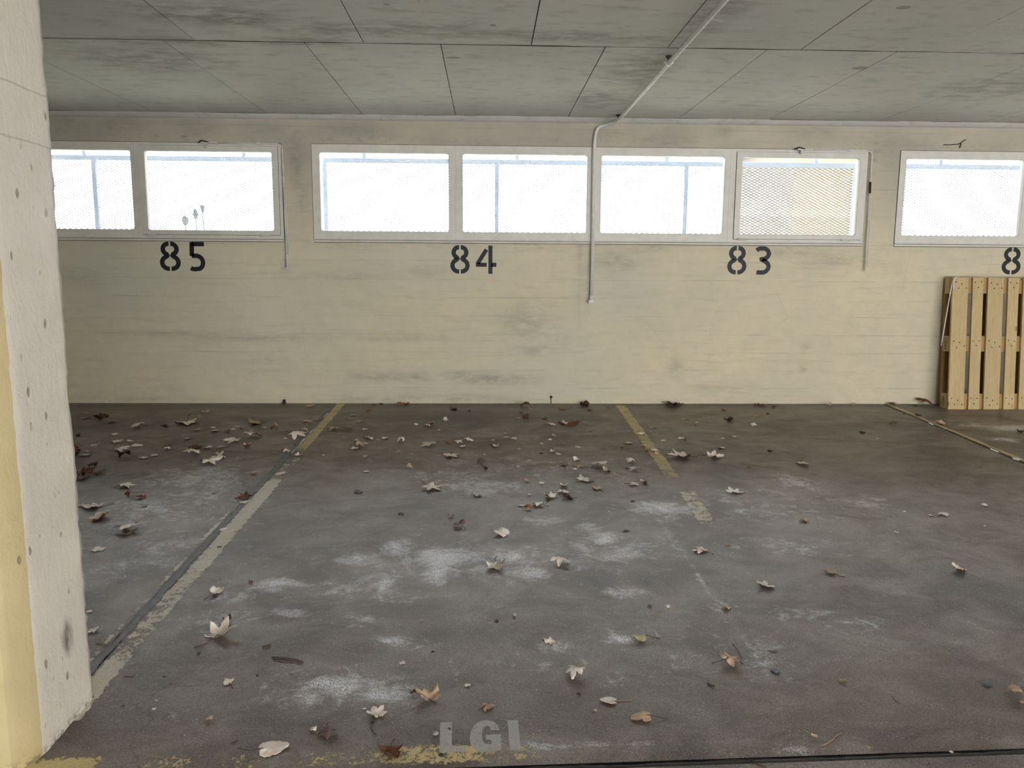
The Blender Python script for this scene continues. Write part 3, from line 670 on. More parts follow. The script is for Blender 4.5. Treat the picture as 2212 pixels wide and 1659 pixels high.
# ------------------------------------------------------------------ windows
def fr(parent, name, x0, x1, z0, z1, px0, px1, pz0, pz1, yf, depth, bev=0.004, mat=None):
    """rectangular frame ring with rounded inner corners"""
    bm = bmesh.new(); n = 5; r = 0.02
    inner = []
    for cx_, cz_, a0 in ((px1-r, pz1-r, 0), (px0+r, pz1-r, 90), (px0+r, pz0+r, 180), (px1-r, pz0+r, 270)):
        for k in range(n): a_ = math.radians(a0+90*k/(n-1)); inner.append((cx_+r*math.cos(a_), cz_+r*math.sin(a_)))
    outer = []
    for (cx_, cz_), m_ in zip(((x1, z1), (x0, z1), (x0, z0), (x1, z0)), range(4)):
        for k in range(n): outer.append((cx_, cz_))
    N = len(inner)
    def ring(pts, y): return [bm.verts.new((p[0], y, p[1])) for p in pts]
    fi = ring([( (px0+px1)/2+(p[0]-(px0+px1)/2)*(1+bev*2/(px1-px0)), (pz0+pz1)/2+(p[1]-(pz0+pz1)/2)*(1+bev*2/(pz1-pz0))) for p in inner], yf); mi_ = ring(inner, yf+bev); bi = ring(inner, yf+depth)
    fo = ring(outer, yf); bo = ring(outer, yf+depth)
    for k in range(N):
        l = (k+1) % N
        for A_, B_ in ((fo, fi), (fi, mi_), (mi_, bi), (bi, bo), (bo, fo)):
            q = [A_[k], A_[l], B_[l], B_[k]]
            if (A_[k].co-A_[l].co).length < 1e-7 and (B_[k].co-B_[l].co).length < 1e-7: continue
            try: bm.faces.new(q)
            except ValueError: pass
    bmesh.ops.remove_doubles(bm, verts=bm.verts[:], dist=1e-6)
    bmesh.ops.recalc_face_normals(bm, faces=bm.faces[:])
    return obj(name, bm, mat or M['frame'], parent)
YF = D-0.008
for ui, (x0, x1, panes) in enumerate(UNITS):
    win = empty('window_%d' % (ui+1), ((x0+x1)/2, D, ZS)); tag(win, kind='structure')
    bnd = [x0] + [(a[1]+b[0])/2 for a, b in zip(panes, panes[1:])] + [x1]
    for k, (p0, p1, sash) in enumerate(panes):
        if not sash:
            fr(win, 'frame', bnd[k]+(0.0006 if k else 0), bnd[k+1]-0.0006, ZS+0.006, ZH, p0, p1, ZP, ZT, YF, 0.07)
            box('pane', p0-0.012, p1+0.012, D+0.030, D+0.034, ZP-0.012, ZT+0.012, M['glass'], win)
        else:
            fr(win, 'frame', bnd[k]+0.0006, bnd[k+1], ZS+0.006, ZH, p0+0.012, p1-0.012, ZS+0.035, ZH-0.030, YF, 0.07)
            gx0, gx1 = (p0+0.062, p1-0.064)
            tilt = 0.012
            s_ = empty('sash', ((p0+p1)/2, D, ZS+0.03)); s_.parent = win; s_.matrix_parent_inverse = Matrix.Translation(win.location).inverted()
            zt2, zb2 = ZH-0.034, ZS+0.038
            fr(s_, 'sash_frame', p0+0.010, p1-0.010, ZS+0.033, ZH-0.028, gx0, gx1, ZP-0.004, ZT-0.006, YF-0.012, 0.05)
            fr(s_, 'gasket', p0+0.007, p1-0.007, ZS+0.030, ZH-0.025, p0+0.0101, p1-0.0101, ZS+0.0331, ZH-0.0281, YF-0.0012, 0.003, 0.0002, M['gap'])
            box('sash_pane', gx0-0.01, gx1+0.01, D+0.016, D+0.020, ZP-0.014, ZT+0.004, M['glass'], s_)
            for hx in (p0+0.085, p1-0.15):
                bm = bmesh.new(); tube(bm, [(hx-0.04, YF-0.016, zb2-0.008), (hx+0.045, YF-0.016, zb2-0.008)], 0.009, 10)
                obj('hinge', bm, M['hard'], s_, True)
            # scissor stay at the top and the operating rod down the right side
            cx_ = (p0+p1)/2 - 0.02
            bm = bmesh.new()
            bx(bm, cx_-0.03, cx_+0.03, YF-0.035, YF-0.008, ZH-0.012, ZH+0.006, None, 0.003)
            bx(bm, cx_-0.008, cx_+0.014, YF-0.045, YF-0.012, ZH-0.045, ZH-0.010, None, 0.003)
            bx(bm, cx_+0.04, cx_+0.11, YF-0.032, YF-0.012, ZH-0.012, ZH+0.004, None, 0.003)
            obj('stay_bracket', bm, M['hard'], win)
            bm = bmesh.new(); tube(bm, [(cx_-0.055, YF-0.02, ZH-0.004), (cx_-0.02, YF-0.04, ZH+0.012), (cx_+0.03, YF-0.03, ZH+0.001)], 0.006, 8)
            obj('stay_pin', bm, M['dark'], win, True)
            rx = p1 + 0.035
            bm = bmesh.new()
            pts = round_path([(cx_+0.02, YF-0.022, ZH-0.004), (rx, YF-0.022, ZH-0.006), (rx+0.002, YF-0.022, ZH-0.30)], 0.05, 6)
            tube(bm, pts, 0.0065, 10); obj('rod', bm, M['pipe'], win, True)
            bm = bmesh.new()
            bx(bm, rx-0.22, rx-0.18, YF-0.032, YF-0.010, ZH-0.014, ZH+0.004, None, 0.003)
            obj('rod_clip', bm, M['hard'], win)
            zl = on_wall(615, 580).z if ui == 0 else on_wall(1868, 586).z
            ztop = ZH-0.36
            bm = bmesh.new()
            tube(bm, [(rx+0.002, YF-0.022, ZH-0.28), (rx+0.004, YF-0.024, ztop-0.02)], 0.010, 10)
            obj('rod_joint', bm, M['hard'] if ui == 0 else M['dark'], win, True)
            bm = bmesh.new()
            lo = zl+0.12 if ui == 0 else zl
            tube(bm, [(rx+0.002, YF-0.024, ztop-0.02), (rx+0.008, YF-0.026, (ztop+lo)/2), (rx+0.010, YF-0.024, lo)], 0.0065, 8)
            tube(bm, [(rx+0.002, YF-0.026, ztop-0.02), (rx+0.022, YF-0.034, (ztop+lo)/2), (rx+0.026, YF-0.026, lo+0.04 if ui else lo)], 0.0045, 8)
            obj('lever', bm, M['pipe'], win, True)
            if ui == 0:
                bm = bmesh.new(); tube(bm, [(rx+0.012, YF-0.026, lo+0.01), (rx+0.013, YF-0.026, zl+0.005)], 0.014, 10)
                bx(bm, rx-0.02, rx+0.04, YF-0.022, YF+0.006, zl-0.006, zl+0.012, None, 0.004)
                obj('handle', bm, M['hard'], win, True)
    fr(win, 'caulk', x0-0.0045, x1+0.0045, ZS-0.002, ZH+0.0045, x0, x1, ZS+0.002, ZH, D-0.0015, 0.004, 0.0002, M['gap'])
    box('sill_shadow', x0-0.001, x1+0.001, YF-0.003, D+0.02, ZS-0.026, ZS-0.0222, M['gap'], win)  # dark strip standing in for the shadow under the sill
    box('sill_groove', x0, x1, YF-0.0085, D+0.02, ZS-0.0052, ZS-0.0018, M['gap'], win)
    bm = bmesh.new()
    bx(bm, x0-0.004, x1+0.004, YF-0.016, D+0.06, ZS-0.002, ZS+0.008, None, 0.003)
    bx(bm, x0-0.002, x1+0.002, YF-0.006, D+0.05, ZS-0.022, ZS-0.005, None, 0.003)
    obj('sill', bm, M['frame'], win)

# ------------------------------------------------------------------ steel screens outside
YS = D + 0.42
def sxp(x, y=420): return on_wall(x, y, YS).x
def szp(x, y): return on_wall(x, y, YS).z
zbar = sum(szp(x, y) for x, y in ((205, 338), (787, 350), (1117, 351), (1440, 354), (1762, 356), (2032, 360)))/6
zlow = ZS - 0.12
def screen(x0, x1, verts, stubs, label):
    e = empty('security_screen', ((x0+x1)/2, YS, zlow)); tag(e, label, 'screen')
    bt = 0.038
    box('bar', x0, x1, YS-0.015, YS+0.015, zbar-bt/2-0.002, zbar+bt/2+0.002, M['steel'], e, 0.002)
    box('bar', x0, x1, YS-0.015, YS+0.015, zlow, zlow+bt, M['steel'], e, 0.002)
    for v in verts:
        box('bar', v-bt/2, v+bt/2, YS-0.014, YS+0.014, zlow+bt, zbar-bt/2-0.002, M['steel'], e, 0.002)
        box('foot', v-bt/2, v+bt/2, YS-0.014, YS+0.014, ZS-0.252, zlow, M['steel'], e, 0.002)
    for v in stubs: box('bracket', v-bt*0.45, v+bt*0.45, YS-0.012, YS+0.012, zbar+bt/2, ZH+0.25, M['steel'], e, 0.002)
    # expanded metal: diamonds about 52 x 24 mm, joined
    V = []; Fc = []; cw, ch, th = 0.052, 0.026, 0.0056
    nx = int((x1-x0)/cw); nz = int((zbar-zlow)/ch)
    yy = YS+0.017
    def st(ax, az, bx_, bz):
        dx, dz = bx_-ax, bz-az; l = math.hypot(dx, dz); nx_, nz_ = -dz/l*th/2, dx/l*th/2; i = len(V)
        for yo in (0, 0.003):
            V.extend([(ax-nx_, yy+yo, az-nz_), (bx_-nx_, yy+yo, bz-nz_), (bx_+nx_, yy+yo, bz+nz_), (ax+nx_, yy+yo, az+nz_)])
        Fc.extend([(i, i+1, i+2, i+3), (i+7, i+6, i+5, i+4), (i, i+4, i+5, i+1), (i+2, i+6, i+7, i+3)])
    for i in range(nx):
        for j in range(nz):
            X0, Z0 = x0+i*cw, zlow+j*ch
            st(X0, Z0+ch/2, X0+cw/2, Z0+ch); st(X0+cw/2, Z0+ch, X0+cw, Z0+ch/2)
            st(X0, Z0+ch/2, X0+cw/2, Z0); st(X0+cw/2, Z0, X0+cw, Z0+ch/2)
    me = bpy.data.meshes.new('expanded_mesh'); me.from_pydata(V, [], Fc); me.update()
    tag(link('expanded_mesh', me, M['mesh'], e), kind='stuff')
pitch_ = (sxp(1440)-sxp(787))/2
screen(sxp(205)-1.66, sxp(205)+1.72, [sxp(205)-1.64, sxp(207), sxp(205)+1.70], [sxp(182, 328), sxp(527, 332), sxp(182)-1.42], 'blue-grey steel mesh screen outside the window above number 85')
screen(sxp(703)-0.014, sxp(1845)+0.014, [sxp(703), sxp(1073), sxp(1481), sxp(1845)], [sxp(787, 338), sxp(1117, 342), sxp(1440, 345), sxp(1762, 348)], 'long blue-grey steel mesh screen outside the windows above numbers 84 and 83')
screen(sxp(1950)-0.15, sxp(1950)+3.3, [sxp(1950)-0.135, sxp(1950)+1.65, sxp(1950)+3.28], [sxp(2032, 350), sxp(2032)+1.42], 'blue-grey steel mesh screen outside the rightmost window, above the pallet')
# outside ground, a house, seed heads
grd = box('ground', XL-6, XR+6, D+WT, D+26, ZS-0.35, ZS-0.25, M['bright_bounce_lawn']); tag(grd, kind='structure')
hx0, hx1 = on_wall(1712, 420, D+15).x, on_wall(1872, 420, D+15).x
hz = on_wall(1740, 300, D+15).z
hs = empty('house', ((hx0+hx1)/2, D+15, ZS-0.25)); tag(hs, 'tan rendered house far outside, seen through the mesh of the window above 83', 'house')
box('house_wall', hx0, hx1, D+15, D+20, ZS-0.25, hz, M['house'], hs)
bm = bmesh.new(); pr = [(D+14.6, hz), (D+17.5, hz+1.4), (D+20.4, hz)]
a = [bm.verts.new((hx0-0.3, y, z)) for y, z in pr]; b = [bm.verts.new((hx1+0.3, y, z)) for y, z in pr]
bm.faces.new(a); bm.faces.new(b[::-1])
for k in range(3): bm.faces.new((a[k], b[k], b[(k+1) % 3], a[(k+1) % 3]))
obj('roof', bm, M['slate'], hs)
def seedhead(px_, ptop, pbot, w_, form, label):
    Y = D+0.18
    top = on_wall(px_, ptop, Y); bot = Vector((top.x+0.006, Y+0.02, ZS-0.25))
    neck = on_wall(px_, pbot, Y)
    e = empty('dried_flower', bot); tag(e, label, 'plant')
    bm = bmesh.new(); tube(bm, [bot, Vector((neck.x+0.004, Y, (bot.z+neck.z)/2)), neck], 0.0045, 6); obj('stalk', bm, M['dryhead'], e, True)
    bm = bmesh.new(); H = top.z-neck.z; n = 14; R_ = w_/2; rings = []
    rr = random.Random(form)
    for i in range(9):
        t = i/8
        if form == 0: r_ = R_*(math.sin(PI*min(1, 0.08+t*0.95))**0.6)*(0.45+0.55*t)
        elif form == 1: r_ = R_*(0.35+0.65*math.sin(PI*min(1, 0.15+t*0.8)))*(0.8+0.2*math.cos(t*14))
        else: r_ = R_*(0.15+0.85*t**0.7)
        rings.append([bm.verts.new((neck.x+math.cos(2*PI*k/n)*r_*(1+rr.uniform(-.12, .12)), Y+math.sin(2*PI*k/n)*r_*0.6, neck.z+H*t+rr.uniform(-.1, .1)*H*(t > .8))) for k in range(n)])
    for r0, r1 in zip(rings, rings[1:]):
        for k in range(n): bm.faces.new((r0[k], r0[(k+1) % n], r1[(k+1) % n], r1[k]))
    bm.faces.new(rings[0][::-1]); bm.faces.new(rings[-1])
    obj('seed_head', bm, M['dryhead'], e, True)
seedhead(401, 466, 488, 0.085, 0, 'round pale seed head outside the window above 85, leftmost and lowest of three')
seedhead(423, 452, 472, 0.06, 1, 'middle of three dry seed heads outside the window above 85')
seedhead(438, 444, 460, 0.05, 2, 'tallest dry seed head, rightmost of three outside the window above 85')

# ------------------------------------------------------------------ conduit
cxp = on_ceil(1392, 182).x
rp = 0.016
zc_ = ZC-0.045
wxp0 = on_wall(1283, 300).x; zend = on_wall(1276, 648).z
d_ = ray(1447, 125)
ceilp = empty('conduit', (cxp, D-0.03, ZC)); tag(ceilp, 'pale painted conduit running along the ceiling and down the wall between 84 and 83', 'pipe')
bm = bmesh.new()
path = round_path([(cxp, YB+0.05, zc_), (cxp, D-0.10, zc_), (cxp-0.10, D-0.025, ZB-0.025), (wxp0+0.015, D-0.025, ZB-0.045), (wxp0, D-0.025, ZB-0.20), (on_wall(1277, 640).x, D-0.025, zend)], 0.09, 8)
tube(bm, path, rp, 14); obj('pipe', bm, M['pipe'], ceilp, True)
for yy in (on_ceil(1447, 120).y, on_ceil(1338, 248).y-0.02, on_ceil(1447, 120).y-2.0):
    bm = bmesh.new()
    tube(bm, [(cxp, yy-0.012, zc_), (cxp, yy+0.012, zc_)], rp+0.004, 14)
    bx(bm, cxp-0.006, cxp+0.006, yy-0.006, yy+0.006, zc_+rp, ZC-0.0016, None)
    bx(bm, cxp-0.03, cxp-0.02+0.002, yy-0.008, yy+0.008, zc_-0.004, zc_+0.008, None); bx(bm, cxp+0.018, cxp+0.028, yy-0.008, yy+0.008, zc_-0.004, zc_+0.008, None)
    obj('bracket', bm, M['hard'], ceilp)
    bm = bmesh.new(); bmesh.ops.create_cone(bm, cap_ends=True, segments=12, radius1=0.004, radius2=0.022, depth=0.03, matrix=Matrix.Translation((cxp, yy, ZC-0.0172)))
    obj('anchor_cup', bm, M['dark'], ceilp)
xe = on_wall(1276, 650).x
bm = bmesh.new(); tube(bm, [(xe+0.002, D-0.025, zend+0.045), (xe+0.001, D-0.025, zend+0.015)], rp+0.003, 12); obj('coupling', bm, M['pipe'], ceilp, True)
bm = bmesh.new(); bx(bm, xe-0.026, xe+0.024, D-0.05, D-0.001, zend-0.03, zend+0.002, None, 0.008); tube(bm, [(xe, D-0.025, zend+0.012), (xe, D-0.025, zend-0.002)], rp+0.005, 12)
obj('end_box', bm, M['pipe'], ceilp)

# ------------------------------------------------------------------ stencilled bay numbers
def stroke(bm, pts, wd, y):
    """flat ribbon along a centre line in wall coordinates (x, z)"""
    P_ = [Vector((p[0], p[1])) for p in pts]; L_, R_ = [], []
    for i, p in enumerate(P_):
        t = (P_[min(i+1, len(P_)-1)]-P_[max(i-1, 0)]).normalized(); n = Vector((-t.y, t.x))*wd/2
        L_.append(p+n); R_.append(p-n)
    fr_ = [[bm.verts.new((q.x, yy, q.y)) for q in l] for yy in (y, D+0.001) for l in (L_, R_)]
    a, b, c, d = fr_
    for i in range(len(P_)-1):
        bm.faces.new((a[i], b[i], b[i+1], a[i+1])); bm.faces.new((a[i], a[i+1], c[i+1], c[i])); bm.faces.new((b[i], d[i], d[i+1], b[i+1]))
    bm.faces.new((a[0], c[0], d[0], b[0])); bm.faces.new((a[-1], b[-1], d[-1], c[-1]))
def arc(cx_, cz_, rx, rz, a0, a1, n=16):
    return [(cx_+rx*math.cos(math.radians(a0+(a1-a0)*k/n)), cz_+rz*math.sin(math.radians(a0+(a1-a0)*k/n))) for k in range(n+1)]
# unit glyphs, height 1, centred at x 0; sw = stroke width
SW = 0.150
def glyph(ch):
    if ch == '8':
        out = []
        for s_ in (-1, 1):
            up = arc(0.025*s_, 0.735, 0.205, 0.19, 90-0, 270, 16); lo = arc(0.03*s_, 0.285, 0.265, 0.21, 90, 270, 16)
            pts = [(p[0], p[1]) for p in up] + [(p[0], p[1]) for p in lo[1:]]
            # left half; mirror for the right
            pts = arc(-0.03, 0.74, 0.20, 0.185, 90, 248, 14) + [(-0.075, 0.53)] + arc(-0.03, 0.29, 0.245, 0.215, 112, 270, 14)
            if s_ > 0: pts = [(-p[0], p[1]) for p in pts]
            out.append(pts)
        return out
    if ch == '5':
        return [[(0.23, 0.93), (-0.20, 0.93)], [(-0.175, 0.99), (-0.195, 0.52)], [(-0.2, 0.535), (-0.08, 0.535)] + arc(-0.06, 0.30, 0.235, 0.235, 78, -60, 14)[0:] + arc(-0.10, 0.36, 0.27, 0.285, -64, -122, 6)[1:]]
    if ch == '4':
        return [[(0.135, 0.0), (0.135, 1.0)], [(0.02, 0.86), (-0.24, 0.36)], [(-0.29, 0.32), (0.03, 0.32)], [(0.16, 0.32), (0.31, 0.32)]]
    if ch == '3':
        return [arc(-0.03, 0.735, 0.215, 0.19, 145, -70, 18) + [(-0.10, 0.535)], [(-0.02, 0.53)] + arc(-0.06, 0.285, 0.255, 0.22, 68, -118, 18)]
def number(text, boxes, label):
    p0 = on_wall((boxes[0][0]+boxes[-1][1])/2, boxes[0][3])
    e = empty('bay_number', (p0.x, D, p0.z)); tag(e, label, 'number')
    for ch, (x0, x1, y0, y1) in zip(text, boxes):
        cx_ = on_wall((x0+x1)/2, (y0+y1)/2).x; z0 = on_wall((x0+x1)/2, y1).z; z1 = on_wall((x0+x1)/2, y0).z; H = z1-z0
        w_ = on_wall(x1, (y0+y1)/2).x - on_wall(x0, (y0+y1)/2).x
        gl = glyph(ch); sw = SW*H*1.12
        mx = max(abs(p[0]) for s_ in gl for p in s_)
        ex = [p[0] for s_ in gl for p in s_]; lo, hi = min(ex)-(0 if ch in '4' else SW/2), max(ex)+(0 if ch == '4' else SW/2)
        k = w_/((hi-lo)*H); cc = (hi+lo)/2
        bm = bmesh.new()
        for s_ in gl:
            zs_ = lambda v: z0+sw/2+(H-sw)*(v-SW/2*0-0.0) if False else z0+H*v
            pts = [(cx_+(p[0]-cc)*H*k, min(max(zs_(p[1]), z0+(0 if ch == '4' else sw*0.5)), z1-(0 if ch in '4' else sw*0.5)) if ch != '5' else zs_(p[1])) for p in s_]
            stroke(bm, pts, sw*(0.9 if ch != '4' else 0.86), D-0.0012)
        obj('digit', bm, M['black'], e)
def z1c(x0, x1, y0, y1): return (80+x0*.2803, 80+x1*.2803, 220+y0*.2803, 220+y1*.2803)
def z2c(x0, x1, y0, y1): return (640+x0*.31646, 640+x1*.31646, 220+y0*.31646, 220+y1*.31646)
def z3c(x0, x1, y0, y1): return (1260+x0*.29837, 1260+x1*.29837, 220+y0*.29837, 220+y1*.29837)
def z4c(x0, x1, y0, y1): return (1820+x0*.24108, 1820+x1*.24108, 220+y0*.24108, 220+y1*.24108)
number('85', [z1c(945,1105,1075,1305), z1c(1165,1307,1080,1307)], 'black stencilled number 85 under the leftmost window')
number('84', [z2c(1052,1183,977,1174), z2c(1226,1366,981,1174)], 'black stencilled number 84 under the second window group')
number('83', [z3c(1045,1182,1042,1251), z3c(1235,1360,1044,1253)], 'black stencilled number 83 under the window with visible mesh')
number('8', [z4c(1430,1600,1303,1548)], 'black stencilled digit 8 just above the wooden pallet')

# ------------------------------------------------------------------ pallet leaning on the wall
px0 = on_wall(2050, 735, 7.03).x
yb_ = 6.95; lean = math.atan2(D-0.146-yb_, 1.2)
PW, PL = 0.8, 1.2
base_z = fz(yb_)+0.001
pal = empty('pallet', (px0, yb_, base_z)); tag(pal, 'wooden euro pallet standing upright against the wall at the right edge', 'pallet')
PM = Matrix.Translation((px0, yb_, base_z)) @ Matrix.Rotation(-lean, 4, 'X')
# local: x across, y depth (0 = deck face), z up
def pbox(name, x0, x1, y0, y1, z0, z1, mat, bev=0.003, parent=pal):
    cx_, cy2, cz2 = (x0+x1)/2, (y0+y1)/2, (z0+z1)/2
    bm = bmesh.new(); bx(bm, x0-cx_, x1-cx_, y0-cy2, y1-cy2, z0-cz2, z1-cz2, None, bev)
    me = bpy.data.meshes.new(name); bm.to_mesh(me); bm.free(); me.materials.append(mat)
    o = bpy.data.objects.new(name, me); C.objects.link(o); o.parent = pal
    o.matrix_parent_inverse = Matrix.Translation(pal.location).inverted()
    o.matrix_world = PM @ Matrix.Translation((cx_, cy2, cz2)); o.matrix_basis = PM @ Matrix.Translation((cx_, cy2, cz2))
    return o, (cx_, cy2, cz2)
xs0 = 0; dk_b = []
rnd = random.Random(9)
for wd in (0.145, 0.1, 0.145, 0.1, 0.145):
    o, c = pbox('deck_board', xs0, xs0+wd, 0, 0.022, 0.0, PL, M['wood']); dk_b.append((o, c, wd)); xs0 += wd+0.04125
for z0 in (0.0, PL/2-0.0725, PL-0.145):
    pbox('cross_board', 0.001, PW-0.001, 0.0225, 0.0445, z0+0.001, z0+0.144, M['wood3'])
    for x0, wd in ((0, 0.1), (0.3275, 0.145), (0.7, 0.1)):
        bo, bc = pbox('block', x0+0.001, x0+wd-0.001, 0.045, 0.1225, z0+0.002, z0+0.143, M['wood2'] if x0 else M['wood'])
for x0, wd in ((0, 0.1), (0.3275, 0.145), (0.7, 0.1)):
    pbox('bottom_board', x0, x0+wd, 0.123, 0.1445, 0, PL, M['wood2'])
# nails: sub-parts of the deck boards
bmn = bmesh.new(); bmesh.ops.create_cone(bmn, cap_ends=True, segments=10, radius1=0.0058, radius2=0.005, depth=0.002, matrix=Matrix.Rotation(PI/2, 4, 'X'))
nme = bpy.data.meshes.new('nail'); bmn.to_mesh(nme); bmn.free(); nme.materials.append(M['ink'])
for o, c, wd in dk_b:
    pts = ((-.28, .028), (.28, .03), (0.02, -.018)) if wd < .12 else ((-.3, .03), (.08, .012), (-.1, -.03), (.38, -.025))
    for z0 in (0.0725, PL/2, PL-0.0725):
        for fx, dz in pts:
            n_ = bpy.data.objects.new('nail', nme); C.objects.link(n_); n_.parent = o
            n_.location = (fx*wd, -0.0115, z0+dz*rnd.uniform(.8, 1.2)-c[2])
# burnt stamps on the left side faces of two blocks
def stamp(z0, text):
    bm = bmesh.new()
    yc, zc2 = 0.084, z0+0.0725
    if text:
        n = 28
        for r_ in (1.0,):
            a = [bm.verts.new((-0.0006, yc+0.024*math.cos(2*PI*k/n), zc2+0.046*math.sin(2*PI*k/n))) for k in range(n)]
            b = [bm.verts.new((-0.0006, yc+0.020*math.cos(2*PI*k/n), zc2+0.042*math.sin(2*PI*k/n))) for k in range(n)]
            for k in range(n): bm.faces.new((a[k], a[(k+1) % n], b[(k+1) % n], b[k]))
    else:
        def q(y0, y1, za, zb_): bm.faces.new([bm.verts.new((-0.0006, y, z)) for y, z in ((y0, za), (y1, za), (y1, zb_), (y0, zb_))])
        q(yc-.022, yc-.017, zc2-.05, zc2+.05); q(yc-.022, yc+.022, zc2-.05, zc2-.046); q(yc-.022, yc+.022, zc2+.046, zc2+.05); q(yc+.002, yc+.008, zc2+.004, zc2+.036)
        q(yc+.002, yc+.007, zc2-.036, zc2-.006); q(yc-.010, yc-.004, zc2-.03, zc2-.012); q(yc-.012, yc-.006, zc2+.012, zc2+.03); q(yc-.004, yc+.012, zc2-.002, zc2+.002)
    me = bpy.data.meshes.new('stamp'); bm.to_mesh(me); bm.free(); me.materials.append(M['ink'])
    o = bpy.data.objects.new('stamp', me); C.objects.link(o); o.parent = pal; o.matrix_parent_inverse = Matrix.Translation(pal.location).inverted(); o.matrix_basis = PM
    if text:
        cu = bpy.data.curves.new('stamp_text', 'FONT'); cu.body = text; cu.size = 0.030; cu.align_x = 'CENTER'; cu.align_y = 'CENTER'; cu.offset = 0.0004
        t = bpy.data.objects.new('stamp_text', cu); C.objects.link(t)
        dg = bpy.context.evaluated_depsgraph_get(); me2 = bpy.data.meshes.new_from_object(t.evaluated_get(dg)); bpy.data.objects.remove(t)
        me2.materials.clear(); me2.materials.append(M['ink'])
        o2 = bpy.data.objects.new('stamp_text', me2); C.objects.link(o2); o2.parent = pal; o2.matrix_parent_inverse = Matrix.Translation(pal.location).inverted()
        R_ = Matrix(((0, 0, -1, 0), (0, -1, 0, 0), (-1, 0, 0, 0), (0, 0, 0, 1)))   # text x -> -z, y -> -y (read downwards), normal -> -x
        o2.matrix_basis = PM @ Matrix.Translation((-0.0007, yc, zc2)) @ R_
stamp(0.0, 'EPAL'); stamp(PL/2-0.0725, '')
# white plastic band hanging over the pallet's top left corner
def wpt(zx, zy, Y): return on_wall(1950+zx/4.607, 560+zy/4.607, Y)
bm = bmesh.new()
tp = PM @ Vector((0.02, 0.0, PL+0.004)); 
tube(bm, round_path([PM @ Vector((0.10, 0.10, PL+0.006)), PM @ Vector((0.05, 0.03, PL+0.008)), PM @ Vector((-0.006, -0.004, PL-0.03)), PM @ Vector((-0.016, 0.02, PL-0.2)), PM @ Vector((-0.03, 0.05, PL-0.42)), PM @ Vector((-0.045, 0.07, PL-0.62))], 0.08, 5), 0.0055, 8)
bd = tag(obj('plastic_band', bm, M['film'], None, True), 'thin white plastic band hanging over the top left corner of the pallet', 'band')
bm = bmesh.new()
tube(bm, round_path([PM @ Vector((0.07, 0.03, PL+0.006)), PM @ Vector((0.012, -0.006, PL-0.002)), PM @ Vector((-0.003, -0.008, PL-0.05)), PM @ Vector((0.006, -0.008, PL-0.12))], 0.04, 5), 0.005, 8)
obj('loose_end', bm, M['film'], bd, True)

# small fittings at the foot of the wall
p = on_wall(614.5, 867); bm = bmesh.new(); bx(bm, p.x-0.012, p.x+0.012, D-0.02, D+0.002, fz(D)-0.002, fz(D)+0.035, None, 0.003); bx(bm, p.x-0.018, p.x+0.018, D-0.03, D-0.004, fz(D)-0.002, fz(D)+0.008, None, 0.002)
tag(obj('floor_bracket', bm, M['dark']), 'small black metal bracket at the foot of the wall left of the yellow line', 'bracket')
p = on_wall(1190.5, 858); pin = empty('wall_pin', (p.x, D, fz(D))); tag(pin, 'thin pin with round black head standing at the wall foot under the conduit', 'pin')
bm = bmesh.new(); tube(bm, [(p.x, D-0.012, fz(D-0.012)), (p.x, D-0.012, p.z)], 0.003, 6); obj('shaft', bm, M['dark'], pin)
bm = bmesh.new(); bmesh.ops.create_icosphere(bm, subdivisions=2, radius=0.012, matrix=Matrix.Translation((p.x, D-0.012, p.z+0.004))); obj('head', bm, M['black'], pin, True)
# cobweb-like twig stuck above the right window
def wtwig(pts, r, label):
    bm = bmesh.new(); q = [on_wall(1820+x*.24108, 220+y*.24108, D-0.008) for x, y in pts]
    tube(bm, q, r, 6); return bm
bm = wtwig([(905, 385), (965, 385), (1045, 378), (1075, 355), (1105, 340)], 0.004, '')
tube(bm, [on_wall(1820+1062*.24108, 220+372*.24108, D-0.008), on_wall(1820+1050*.24108, 220+412*.24108, D-0.006)], 0.005, 6)
tag(obj('dead_twig', bm, M['dark']), 'dark bent twig stuck to the wall above the rightmost window', 'twig')

